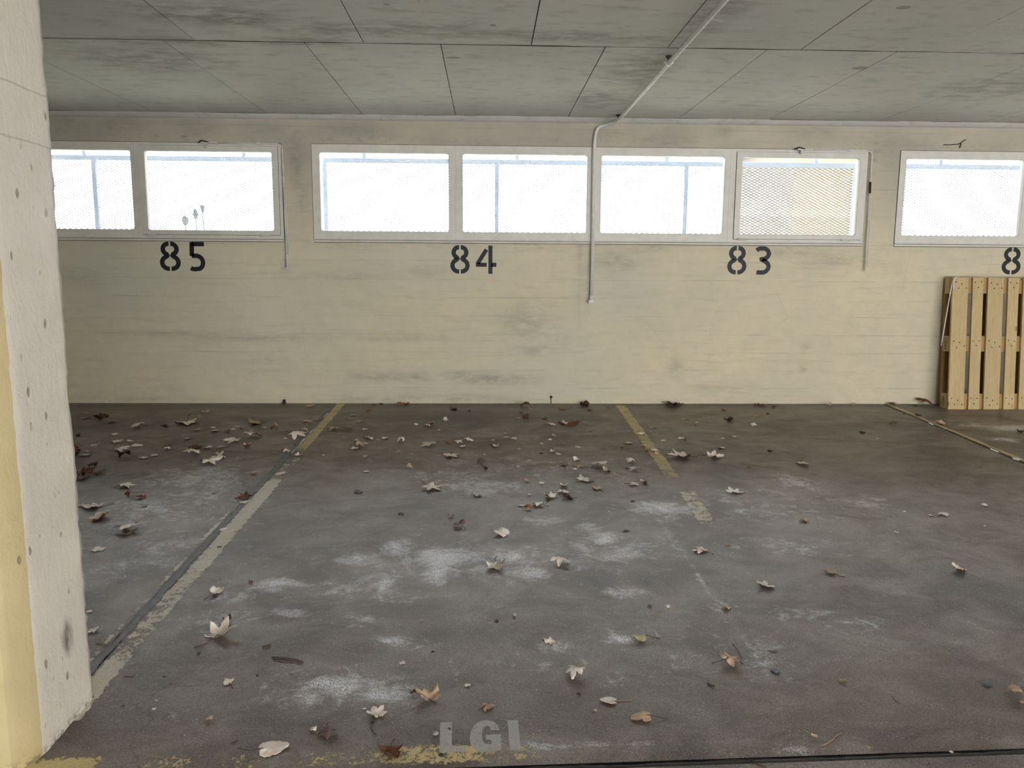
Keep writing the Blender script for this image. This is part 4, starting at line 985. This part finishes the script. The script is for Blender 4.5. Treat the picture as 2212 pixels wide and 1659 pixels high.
# ------------------------------------------------------------------ fallen leaves
from mathutils import noise as mn
LOBE = [(0,1),(12,.80),(20,.66),(30,.44),(40,.66),(52,.95),(63,.74),(73,.62),(84,.42),(98,.60),(110,.74),(124,.52),(150,.40),(170,.27),(180,.08)]
OVAL = [(0,1),(12,.88),(25,.74),(45,.62),(70,.55),(95,.54),(120,.56),(145,.58),(165,.50),(180,.36)]
def outline(form, a, seed):
    a = abs((a+180) % 360-180); T = LOBE if form == 'M' else OVAL
    for (a0, r0), (a1, r1) in zip(T, T[1:]):
        if a <= a1: return r0+(r1-r0)*(a-a0)/(a1-a0)
    return T[-1][1]
def leaf_mesh(form, size, curl, seed, far):
    """form M lobed, O oval, F flat scrap, C curled scrap, T crumb.  returns mesh, base point, base direction"""
    rnd = random.Random(seed); nA = 60 if form == 'M' and not far else (36 if form == 'M' else 28); nR = 6 if not far else 4
    base_form = 'M' if form == 'M' else 'O'
    V = [(0.0, 0.0)]; data = [(1.0, 0.0)]
    torn = rnd.uniform(0, 360); tw = rnd.uniform(30, 70) if form in 'FCT' else (rnd.uniform(15, 40) if rnd.random() < .5 else 0)
    for j in range(1, nR+1):
        for i in range(nA):
            a = 360*i/nA; r = outline(base_form, a, seed)
            d = abs((a-torn+180) % 360-180)
            if d < tw: r *= 0.55+0.45*(d/tw)
            if form in 'FCT': r = 0.45*r+0.33 + 0.16*mn.noise(Vector((math.cos(math.radians(a))*1.7+seed, math.sin(math.radians(a))*1.7, seed*.37)))*2
            if j == nR: r *= 1 + (0.07 if form != 'M' else 0.06)*mn.noise(Vector((i*0.9, seed*1.3, 0)))*2 + (0.03 if i % 2 else -0.03)*(0 if far else 1)
            rr = r*(j/nR)**0.9
            V.append((rr*math.cos(math.radians(a)), rr*math.sin(math.radians(a))))
            aa = min(abs((a-l+180) % 360-180) for l in ((0, 54, 108, -54, -108) if form == 'M' else (0, 180)))
            data.append((max(0, 1-aa/(360/nA)*0.9), j/nR))
    # bending
    ax = rnd.uniform(0, PI); ca, sa = math.cos(ax), math.sin(ax)
    ax2 = ax+rnd.uniform(1.0, 2.0); k2 = curl*rnd.uniform(.2, .6); up = 1 if rnd.random() < .5 else -1
    off = Vector((seed*3.1, seed*1.7, 0)); foldk = rnd.uniform(-.35, .45)*min(1, curl+.3); out = []
    c5 = rnd.uniform(0, 6); lobek = rnd.uniform(.05, .16)*(0.4+curl) if form == 'M' else 0.03
    for (x, y), (vn, rj) in zip(V, data):
        r = math.hypot(x, y); th = math.atan2(y, x)
        z = foldk*abs(y) + 0.10*curl*mn.noise(Vector((x*2.2, y*2.2, 0))+off)*2 + 0.05*mn.noise(Vector((x*6, y*6, 3))+off) + lobek*r*r*math.sin(5*th+c5) + (0.012*vn if not far else 0)
        u = x*ca+y*sa; v = -x*sa+y*ca
        kk = curl*1.9*up
        if abs(kk) > 0.02:
            R_ = 1/kk; un = (R_-z)*math.sin(u*kk); z = R_-(R_-z)*math.cos(u*kk); u = un
        x, y = u*ca-v*sa, u*sa+v*ca
        ca2, sa2 = math.cos(ax2), math.sin(ax2); u = x*ca2+y*sa2; v = -x*sa2+y*ca2; kk = k2*1.6*up
        if abs(kk) > 0.02:
            R_ = 1/kk; un = (R_-z)*math.sin(u*kk); z = R_-(R_-z)*math.cos(u*kk); u = un
        out.append(Vector((u*ca2-v*sa2, u*sa2+v*ca2, z)))
    tl = Matrix.Rotation(rnd.uniform(-.22, .22)*(.3+curl), 3, 'X') @ Matrix.Rotation(rnd.uniform(-.22, .22)*(.3+curl), 3, 'Y')
    out = [tl @ p for p in out]
    xr = max(p.x for p in out)-min(p.x for p in out); yr = max(p.y for p in out)-min(p.y for p in out); s_ = size/((xr+yr)/2)
    if form == 'M': s_ *= 0.96
    out = [p*s_ for p in out]
    Fc = [(0, 1+i, 1+(i+1) % nA) for i in range(nA)]
    for j in range(1, nR):
        a, b = 1+(j-1)*nA, 1+j*nA
        Fc += [(a+i, b+i, b+(i+1) % nA, a+(i+1) % nA) for i in range(nA)]
    bi = 1+(nR-1)*nA+nA//2
    return out, Fc, data, out[bi].copy(), (out[bi]-out[1+(nR-2)*nA+nA//2]).normalized()
# crop scales: each entry is (x, y, width, form, tone[, curl[, underside]]) in one of the survey crops
CR = {1: (140, 840), 2: (660, 840), 3: (1180, 840), 4: (1652, 840), 5: (140, 1240), 6: (660, 1240), 7: (1180, 1240), 8: (1652, 1240)}
L = {}
L[1] = '''135 203 40 F t;185 206 50 F t;180 252 80 F t;318 258 110 C b;130 152 50 F d;1070 143 32 F d;1205 205 60 C t;1135 247 55 C t;400 292 60 F d;610 332 130 M p;858 346 70 C d;1045 300 200 M p;115 406 50 C d;420 393 75 F p;1128 353 60 F p;1268 336 45 F p;1285 362 78 F p;1385 374 50 C b;1437 354 45 C p;1466 325 40 F p;1505 357 55 C m;1598 356 28 F p;1620 300 150 M t;1705 333 45 F p;1798 315 50 C t;1785 347 60 C b;1600 412 170 M p;1050 428 65 F t;447 453 90 F p;555 450 62 F p;250 486 65 F p;298 467 22 T p;1435 450 160 M p;1885 428 45 F p;2050 374 70 C t;1985 418 165 M p;2075 281 100 F t;2090 152 80 F t;2075 482 32 F p;490 524 145 M p;620 489 100 F p;885 497 60 C m;880 522 62 C p;1130 502 140 M b;1225 505 90 M p;1330 501 72 F p;1110 538 90 F p;1090 572 150 M p;1325 558 92 M p;1340 592 85 C p;1245 634 165 M p;1560 493 82 C p;1890 536 80 M p;1992 572 75 M p;2208 570 32 F p;185 540 62 C t;98 574 90 C b;172 568 90 F p;505 592 100 C d;665 594 82 F p;767 569 70 F p;240 672 80 C d;180 716 165 M b;295 728 130 M b;160 768 150 M b;1615 727 65 C t;1838 728 92 F p;535 834 135 M p;555 912 85 C b;655 928 78 C t;1270 899 35 F d;225 1012 190 M p;297 1106 165 C p;680 1005 50 F t;1530 932 150 M b;1535 972 95 F p;545 1206 215 M p;1355 1204 75 F w;290 1375 105 F p;125 1005 55 C w'''
L[2] = '''580 116 28 C d;645 124 34 C d;808 126 72 C o;862 122 50 C b;535 197 45 C o;1262 179 65 C b;1392 192 40 F d;1870 155 82 C b;1912 168 50 F t;1838 208 35 F d;1882 242 90 C b;1820 251 42 F t;2040 258 50 C b;408 229 52 F t;380 261 42 F t;455 287 72 M t;225 350 128 M t;350 353 115 M m;300 387 56 F t;505 349 56 F p;945 310 40 C p;1070 301 66 O t;1043 325 66 M p;1195 277 52 C p;1140 354 28 F p;1700 382 35 F p;540 430 98 M p;440 452 60 C p;625 438 42 F p;680 427 66 C p;815 451 70 C p;475 486 125 M t;420 513 76 F p;1050 486 165 M p;1210 460 62 O o;1305 462 78 M p;1392 450 92 M p;1345 494 66 F p;1600 451 36 C t;1615 494 82 M p;1720 416 56 F p;1777 427 62 F p;2015 470 32 F p;1820 516 36 F p;515 587 46 C t;800 536 36 F p;775 546 18 T p;908 558 22 T p;725 521 26 F t;1235 580 155 M p;1500 640 88 C m;1527 692 56 C d;1527 565 20 T w;2010 553 40 F d;1918 620 46 C p;1815 672 26 C t;885 688 76 C t;518 710 60 F w;452 887 80 C m;1075 858 205 M p;1470 914 92 M p;1900 795 62 C t;2013 816 46 C p;1632 866 25 T p;1910 909 36 T p;1980 999 112 M p;1838 1001 56 F p;1900 1028 76 C o;815 1071 60 F d;1087 983 20 T w;1237 1092 62 C t;1310 1180 106 C m;1670 1243 132 O p;1622 1532 205 M p 0.75'''
L[3] = '''132 178 78 O o;325 144 86 C b;370 186 60 F b;525 168 50 F b;660 130 36 F b;725 138 30 F d;1060 137 150 M d;1150 136 60 C b;1515 185 46 C o;1830 150 102 M b;1945 157 56 C o;1800 238 66 C t;1890 219 36 C d;55 307 78 M p;138 303 100 M p;235 316 110 C b;1060 267 42 F t;1178 262 56 F t;1275 297 56 C p;1555 273 92 C b;1773 318 62 C p;905 336 56 M t;887 365 30 F p;807 392 66 O p;378 371 34 F d;68 413 46 C t;30 439 38 C p;700 468 66 F p;1000 444 56 F p;1158 445 72 C p;1510 426 46 F p;1603 412 50 F p;150 473 36 C t;273 503 52 F p;655 513 42 C b;828 487 50 F p;862 526 55 C t;920 527 70 F p;935 567 56 C t;1497 508 66 F p;1910 541 46 C d;1130 588 225 M p;1450 586 155 M p;48 542 45 C p;102 559 58 F p;255 611 66 C p;148 655 72 M t;275 664 102 M t;243 688 46 F w;450 661 155 M p;560 607 42 F t;720 626 76 C p;688 684 44 C b;745 695 96 M p;515 708 78 C t;583 724 20 T w;335 783 155 M p;150 836 88 C p;440 854 108 M t;745 820 98 M p;835 804 74 C p;150 888 112 M p;185 935 106 M b;32 925 112 M p;20 948 52 C b;1730 668 40 T t;1600 888 155 M p;740 955 46 F t;683 1213 60 F d;1305 1385 150 M p;115 1494 175 M p 0.6;1545 1335 50 T t'''
L[4] = '''550 145 60 C t;757 140 46 C t;1090 124 66 M b;1345 118 132 M b 0.6;1282 149 36 C d;1240 130 32 F t;1310 234 50 C m;1185 220 36 F d;1497 303 86 C t;1098 311 66 C b;833 374 66 F d;960 427 30 T p;2180 374 70 C d;1705 478 46 F t;2150 605 82 F w;325 648 118 O p;1522 1074 106 F w;1423 1083 46 F w;1875 998 60 F w;1190 1051 36 T w;1877 1175 30 T w;1120 1229 42 T w;335 1128 108 M t;565 1573 125 M t;1665 1553 145 C p'''
L[5] = '''1305 160 122 C p;1383 409 95 C m;1345 520 272 M p 0.55;235 490 105 M p;210 324 60 F p;1590 77 50 C b;1395 930 112 F p;762 1156 36 F w;780 1084 32 F t;1232 1250 76 C t;1775 1505 245 O p 0.12;1643 869 30 F d;848 885 22 T d;497 1135 22 T d;1940 846 30 F t'''
L[6] = '''2075 607 112 C p;1785 358 46 C t;992 406 26 C w;825 760 62 F p;1385 954 62 F p;1045 1062 215 M t 0.5;917 1022 60 C m;1555 1145 145 M t 0.4;610 1198 185 M p 0.5;195 1380 190 M m 0.5;65 1337 76 C p;720 1545 225 M b 0.95;570 1277 40 F d;1590 1531 62 F t;1087 676 32 C d;1150 1549 50 F d;503 1155 36 F w;1630 403 44 F d'''
L[7] = '''1872 108 172 M p 0.3;885 276 50 F b;1040 282 50 F p;1540 293 92 C t;1375 70 34 C p;790 563 130 C g 0.5;245 865 185 M p 0.7;1568 758 220 M t 0.65;532 1088 148 O p 0.15;800 1233 178 O t 0.25;415 1171 36 C t;278 1036 44 C d'''
L[8] = '''665 918 78 C g 0.9;425 1397 56 C t;2118 1030 142 O t 0.6;2200 1106 50 C t;885 1488 26 F g;1592 1526 16 T w'''
TONE = {'p': 'pale', 't': 'tan', 'b': 'brown', 'd': 'dark', 'o': 'orange-brown', 'w': 'white', 'm': 'mauve-brown', 'g': 'greenish cream'}
FORM = {'M': 'lobed leaf', 'O': 'oval leaf', 'F': 'flat leaf piece', 'C': 'curled leaf', 'T': 'leaf crumb'}
UNDER = {'p': 'b', 't': 'b', 'b': 'd', 'd': 'd', 'o': 'b', 'w': 'p', 'm': 'd', 'g': 'g'}
items = []
for cno, s_ in L.items():
    ox, oy = CR[cno]
    for e in s_.split(';'):
        q = e.split(); X, Y = ox+float(q[0])*0.25316, oy+float(q[1])*0.25316; wp = float(q[2])*0.25316
        items.append((X, Y, wp, q[3], q[4], float(q[5]) if len(q) > 5 else None))
near_list = []; placed = []
for n_, (X, Y, wp, form, tone, curl) in enumerate(items):
    p = on_floor(X, max(Y, 875)); p.y = min(p.y, D-0.04)
    dist = p.y; wd = wp*dist/F_PX
    if curl is None: curl = {'M': 0.28, 'O': 0.3, 'F': 0.12, 'C': 0.75, 'T': 0.3}[form]*random.Random(n_).uniform(.8, 1.6)
    far = wp < 16
    V, Fc, data, bp, bd_ = leaf_mesh(form, max(wd*0.98, 0.012), curl, n_+1, far)
    rz = random.Random(n_*7+1).uniform(0, 2*PI)
    if form == 'O' and wp > 30:
        rz = {5: 0.45, 7: 2.4}.get(0, rz)
    if abs(X-(1180+800*.25316)) < 3 and form == 'O': rz = PI
    if abs(X-(1180+532*.25316)) < 3: rz = PI*0.95
    if abs(X-(140+1775*.25316)) < 3: rz = 0.35
    if abs(X-(1652+2118*.25316)) < 3: rz = PI*0.9
    Rz = Matrix.Rotation(rz, 3, 'Z'); V = [Rz @ v for v in V]; bp = Rz @ bp; bd_ = Rz @ bd_
    # scale to the measured width across the view
    zm = min(v.z for v in V)
    V = [Vector((v.x, v.y, v.z-zm+0.0022)) for v in V]; bp.z += -zm+0.0022
    mx_ = (max(v.x for v in V)+min(v.x for v in V))/2; my_ = (max(v.y for v in V)+min(v.y for v in V))/2
    V = [Vector((v.x-mx_, v.y-my_, v.z + 0.0)) for v in V]; bp = Vector((bp.x-mx_, bp.y-my_, bp.z))
    hgt = max(v.z for v in V)
    if p.y+max(v.y for v in V) > D-0.015: p.y = D-0.016-max(v.y for v in V)
    p.z = fz(p.y)
    V = [Vector((v.x, v.y, v.z+SL*v.y)) for v in V]; bp.z += SL*bp.y
    me = bpy.data.meshes.new('dry_leaf'); me.from_pydata([tuple(v) for v in V], [], Fc); me.update()
    me.materials.append(LEAF[tone]); me.materials.append(LEAF[UNDER[tone]])
    set_attr(me, 'leafdata', np.array([(a, b, 0) for a, b in data]))
    me.polygons.foreach_set('use_smooth', [True]*len(me.polygons))
    o = bpy.data.objects.new('dry_leaf' if form != 'T' else 'leaf_crumb', me); C.objects.link(o); o.location = p
    if not far:
        sd = o.modifiers.new('thick', 'SOLIDIFY'); sd.thickness = 0.0007; sd.offset = -1; sd.material_offset = 1; sd.material_offset_rim = 1
    if wp > 13 and form in 'MO' or wp > 24:
        rr = random.Random(n_+99); ln = wd*rr.uniform(.45, .85); th = math.atan2(bd_.y, bd_.x)+rr.uniform(-.5, .5); lift = rr.uniform(-.1, .35)
        if abs(X-(1180+532*.25316)) < 3 or abs(X-(1180+800*.25316)) < 3: th = 0.1 if Y < 1520 else -0.08; ln = 0.06; lift = 0.0
        pts = [bp - bd_*0.006]
        for k in range(1, 6):
            t = k/5; q = Vector((bp.x+math.cos(th+t*rr.uniform(-.2, .2))*ln*t, bp.y+math.sin(th)*ln*t, 0))
            q.z = max(0.0025+SL*q.y, bp.z*(1-t)+lift*ln*t*t+SL*q.y*t); q.y = min(q.y, D-0.01-p.y)
            pts.append(q)
        bm = bmesh.new(); tube(bm, pts, 0.0011+0.00035*wd/0.1, 5, [1.2, 1, .9, .9, 1.0, 1.3])
        sm = bpy.data.meshes.new('stem'); bm.to_mesh(sm); bm.free(); sm.materials.append(M['twig'] if tone != 'p' or n_ % 2 else M['twigl'])
        so = bpy.data.objects.new('stem', sm); C.objects.link(so); so.parent = o
    placed.append([o, X, Y, form, tone, p.copy(), wp])
# labels: what it looks like, in which bay, how far from the wall, and its turn from the left there
def zone(p, Y):
    bay = 'the left bay' if p.x < XJ1 else 'the central bay' if p.x < XM else 'the right bay' if p.x < XJ2 else 'the pallet bay'
    if Y < 888: dp = 'by the wall foot'
    elif Y < 935: dp = 'near the wall'
    elif Y < 985: dp = 'in the far third'
    elif Y < 1040: dp = 'just beyond the middle'
    elif Y < 1160: dp = 'in the middle'
    elif Y < 1330: dp = 'in the nearer half'
    elif Y < 1480: dp = 'towards the viewer'
    else: dp = 'in the foreground'
    return bay, dp
SPECIAL = {(6, 720): 'large upright curled brown leaf in the foreground left of the white letters', (6, 1045): 'tan-brown lobed leaf in the foreground with small mauve leaf at its left', (5, 1345): 'large arched pale lobed leaf lying right of the pillar in the foreground',
           (5, 1775): 'large flat pale leaf with pointed tip near the yellow edge line, bottom left', (6, 610): 'pale folded lobed leaf in the foreground, left above the white letters', (6, 195): 'crumpled mauve-brown leaf in the foreground left of the white letters',
           (6, 1555): 'tan leaf with fan shape just above the white letters LGI', (2, 1622): 'tall arched pale leaf on the bluish-white scuffs in the centre of bay 84', (7, 245): 'pale arched lobed leaf standing tent-like in the foreground, right of centre',
           (7, 532): 'flat pale oval leaf with long stem pointing right, foreground centre', (7, 800): 'tan pointed oval leaf with stem pointing right, right of letters LGI', (7, 1568): 'tan arched lobed leaf with dark shadow beneath, foreground of bay 83',
           (7, 790): 'greenish cream curled leaf with olive patch in the foreground', (7, 1872): 'pale jagged lobed leaf on grey floor of bay 83, nearer half', (4, 325): 'pale oval leaf with a raised tip alone in bay 83 beyond the middle',
           (1, 1530): 'dark red-brown upright leaf lying across the left floor joint', (1, 545): 'pale lobed leaf with long raised stem beside the pillar, bay 85', (1, 297): 'pale arched leaf with brown inside next to the pillar, bay 85', (4, 1345): 'brown leaf with upright stem at the wall foot left of the pallet',
           (2, 1210): 'orange-brown leaf standing upright in the far third of bay 84', (8, 2118): 'tan rolled pointed leaf near the right edge, foreground', (4, 1522): 'white elongated flat leaf piece in the right part of bay 83'}
spx = {}
for (c, x), t in SPECIAL.items(): spx[round(CR[c][0]+x*0.25316, 2)] = t
from collections import defaultdict
grp = defaultdict(list)
for it in placed:
    it.append(spx.get(round(it[1], 2)))
    if it[-1] is None: grp[(zone(it[5], it[2]), it[3], it[4])].append(it)
ORD = ['first', 'second', 'third', 'fourth', 'fifth', 'sixth', 'seventh', 'eighth', 'ninth', 'tenth', 'eleventh', 'twelfth', 'thirteenth', 'fourteenth', 'fifteenth']
for (z_, form, tone), l in grp.items():
    l.sort(key=lambda it: it[1])
    for k, it in enumerate(l):
        it[-1] = '%s dry %s%s %s of %s' % (TONE[tone], FORM[form], ' %s from left' % ORD[k] if len(l) > 1 else '', z_[1], z_[0])
for it in placed:
    tag(it[0], it[-1], 'leaf', 'fallen leaves on the garage floor')

# ------------------------------------------------------------------ twigs and scraps
def twig(name, cn, pts, r, mat, label, cat='twig', lift=0.0):
    ox, oy = CR[cn]; bm = bmesh.new(); P_ = []
    for x, y in pts:
        q = on_floor(ox+x*.25316, oy+y*.25316); q.z = fz(q.y)+r+0.0012+lift; P_.append(q)
    tube(bm, P_, r, 6); return tag(obj(name, bm, mat, None, True), label, cat)
twig('bent_twig', 5, [(1765, 715), (1800, 738), (1890, 745), (1960, 752), (2030, 770), (2035, 758), (1985, 738), (1900, 722), (1820, 716), (1768, 712)], 0.0016, M['twig'], 'long looped reddish-brown twig in the foreground right of the big pale leaf')
twig('twig', 5, [(268, 595), (310, 597), (368, 605)], 0.0016, M['twigl'], 'short pale twig touching the left floor joint beside the pillar')
twig('twig', 5, [(505, 878), (545, 882), (583, 884), (600, 858)], 0.0012, M['twig'], 'thin hooked dark twig on the floor near the pillar foot')
twig('twig', 5, [(1685, 632), (1715, 624), (1758, 612)], 0.0028, M['twig'], 'short thick reddish twig above the long looped twig')
twig('twig', 5, [(1128, 688), (1158, 672)], 0.0022, M['twig'], 'tiny dark stub of twig between the joint and the big pale leaf')
twig('twig', 5, [(1420, 1455), (1470, 1425)], 0.0014, M['twig'], 'thin dark twig in the lower left foreground above the big pale leaf')
twig('twig', 6, [(555, 1315), (572, 1350), (605, 1380)], 0.0012, M['twig'], 'thin curved brown twig below the folded pale leaf, left of the letters')
twig('twig', 7, [(1590, 598), (1635, 655), (1668, 722)], 0.0012, M['twig'], 'thin straight dark twig behind the tan arched leaf in bay 83')
twig('twig', 7, [(1888, 657), (1930, 666), (1972, 664)], 0.0016, M['twig'], 'short brown twig right of the tan arched leaf')
twig('twig', 7, [(1372, 942), (1405, 955), (1440, 962)], 0.0026, M['twig'], 'short thick dark twig below the tan arched leaf')
twig('twig', 8, [(470, 1470), (510, 1462), (560, 1432), (610, 1385), (660, 1362)], 0.0020, M['twigl'], 'long curved tan twig in the bottom right foreground')
twig('twig', 8, [(1088, 1045), (1115, 1080), (1150, 1108)], 0.0012, M['twigl'], 'thin pale straight twig on the hairline crack, lower right')
twig('twig', 1, [(1300, 1356), (1340, 1354)], 0.003, M['twig'], 'dark twig stub on the floor right of the left joint')
twig('twig', 3, [(1290, 572), (1340, 570), (1390, 572)], 0.0018, M['twig'], 'thin dark twig left of a jagged pale leaf in bay 83')
twig('twig', 7, [(1750, 1602), (1800, 1632), (1880, 1655)], 0.0022, M['twig'], 'brown twig lying across the front floor joint')
def scrap(name, cn, x, y, w_, hz_, seed, mat, label, cat):
    ox, oy = CR[cn]; q = on_floor(ox+x*.25316, oy+y*.25316); q.z = fz(q.y); W = w_*.25316*q.y/F_PX
    rr = random.Random(seed); bm = bmesh.new(); bmesh.ops.create_icosphere(bm, subdivisions=2, radius=1)
    for v in bm.verts:
        k = 1+0.25*mn.noise(v.co*1.7+Vector((seed, 0, 0))); v.co = Vector((v.co.x*W/2*k, v.co.y*W*0.36*k, v.co.z*hz_/2*k))
    zm = min(v.co.z for v in bm.verts)
    for v in bm.verts: v.co = v.co+q+Vector((0, 0, -zm+0.0008+SL*v.co.y))
    return tag(obj(name, bm, mat, None, False), label, cat)
scrap('pebble', 6, 1108, 1374, 64, 0.012, 3, M['letter'] if False else plain('grey_stone', lin(150, 146, 140), 0.7, 0.1, 60), 'small round grey stone at the left edge of the letter L', 'stone')
scrap('pebble', 8, 1898, 948, 94, 0.006, 5, M['slatebit'], 'flat slate-blue scrap on the floor near the right edge', 'scrap')
scrap('plaster_crumb', 6, 1785, 358, 30, 0.010, 8, M['film'], 'pale angular crumb above and right of centre foreground', 'crumb')
# crushed bottle cap
q = on_floor(1652+88*.25316, 1240+832*.25316); q.z = fz(q.y)
bm = bmesh.new(); n = 42
rings = []
for r_, z_, w_ in ((0.0, 0.0062, 0), (0.009, 0.0065, 0), (0.0125, 0.006, 0), (0.0145, 0.003, .05), (0.016, 0.0006, .09)):
    rings.append([bm.verts.new((q.x+max(r_, 1e-5)*(1+w_*(1 if k % 2 else -1))*math.cos(2*PI*k/n), q.y+max(r_, 1e-5)*0.8*math.sin(2*PI*k/n)*(1+w_*(1 if k % 2 else -1)), q.z+z_+0.0005+0.002*math.cos(2*PI*k/n+1))) for k in range(n)])
for a, b in zip(rings, rings[1:]):
    for k in range(n): bm.faces.new((a[k], b[k], b[(k+1) % n], a[(k+1) % n]))
bmesh.ops.remove_doubles(bm, verts=bm.verts[:], dist=1e-4)
tag(obj('bottle_cap', bm, M['slatebit'], None, True), 'flattened grey-blue bottle cap right of the tan arched leaf, foreground', 'bottle cap')
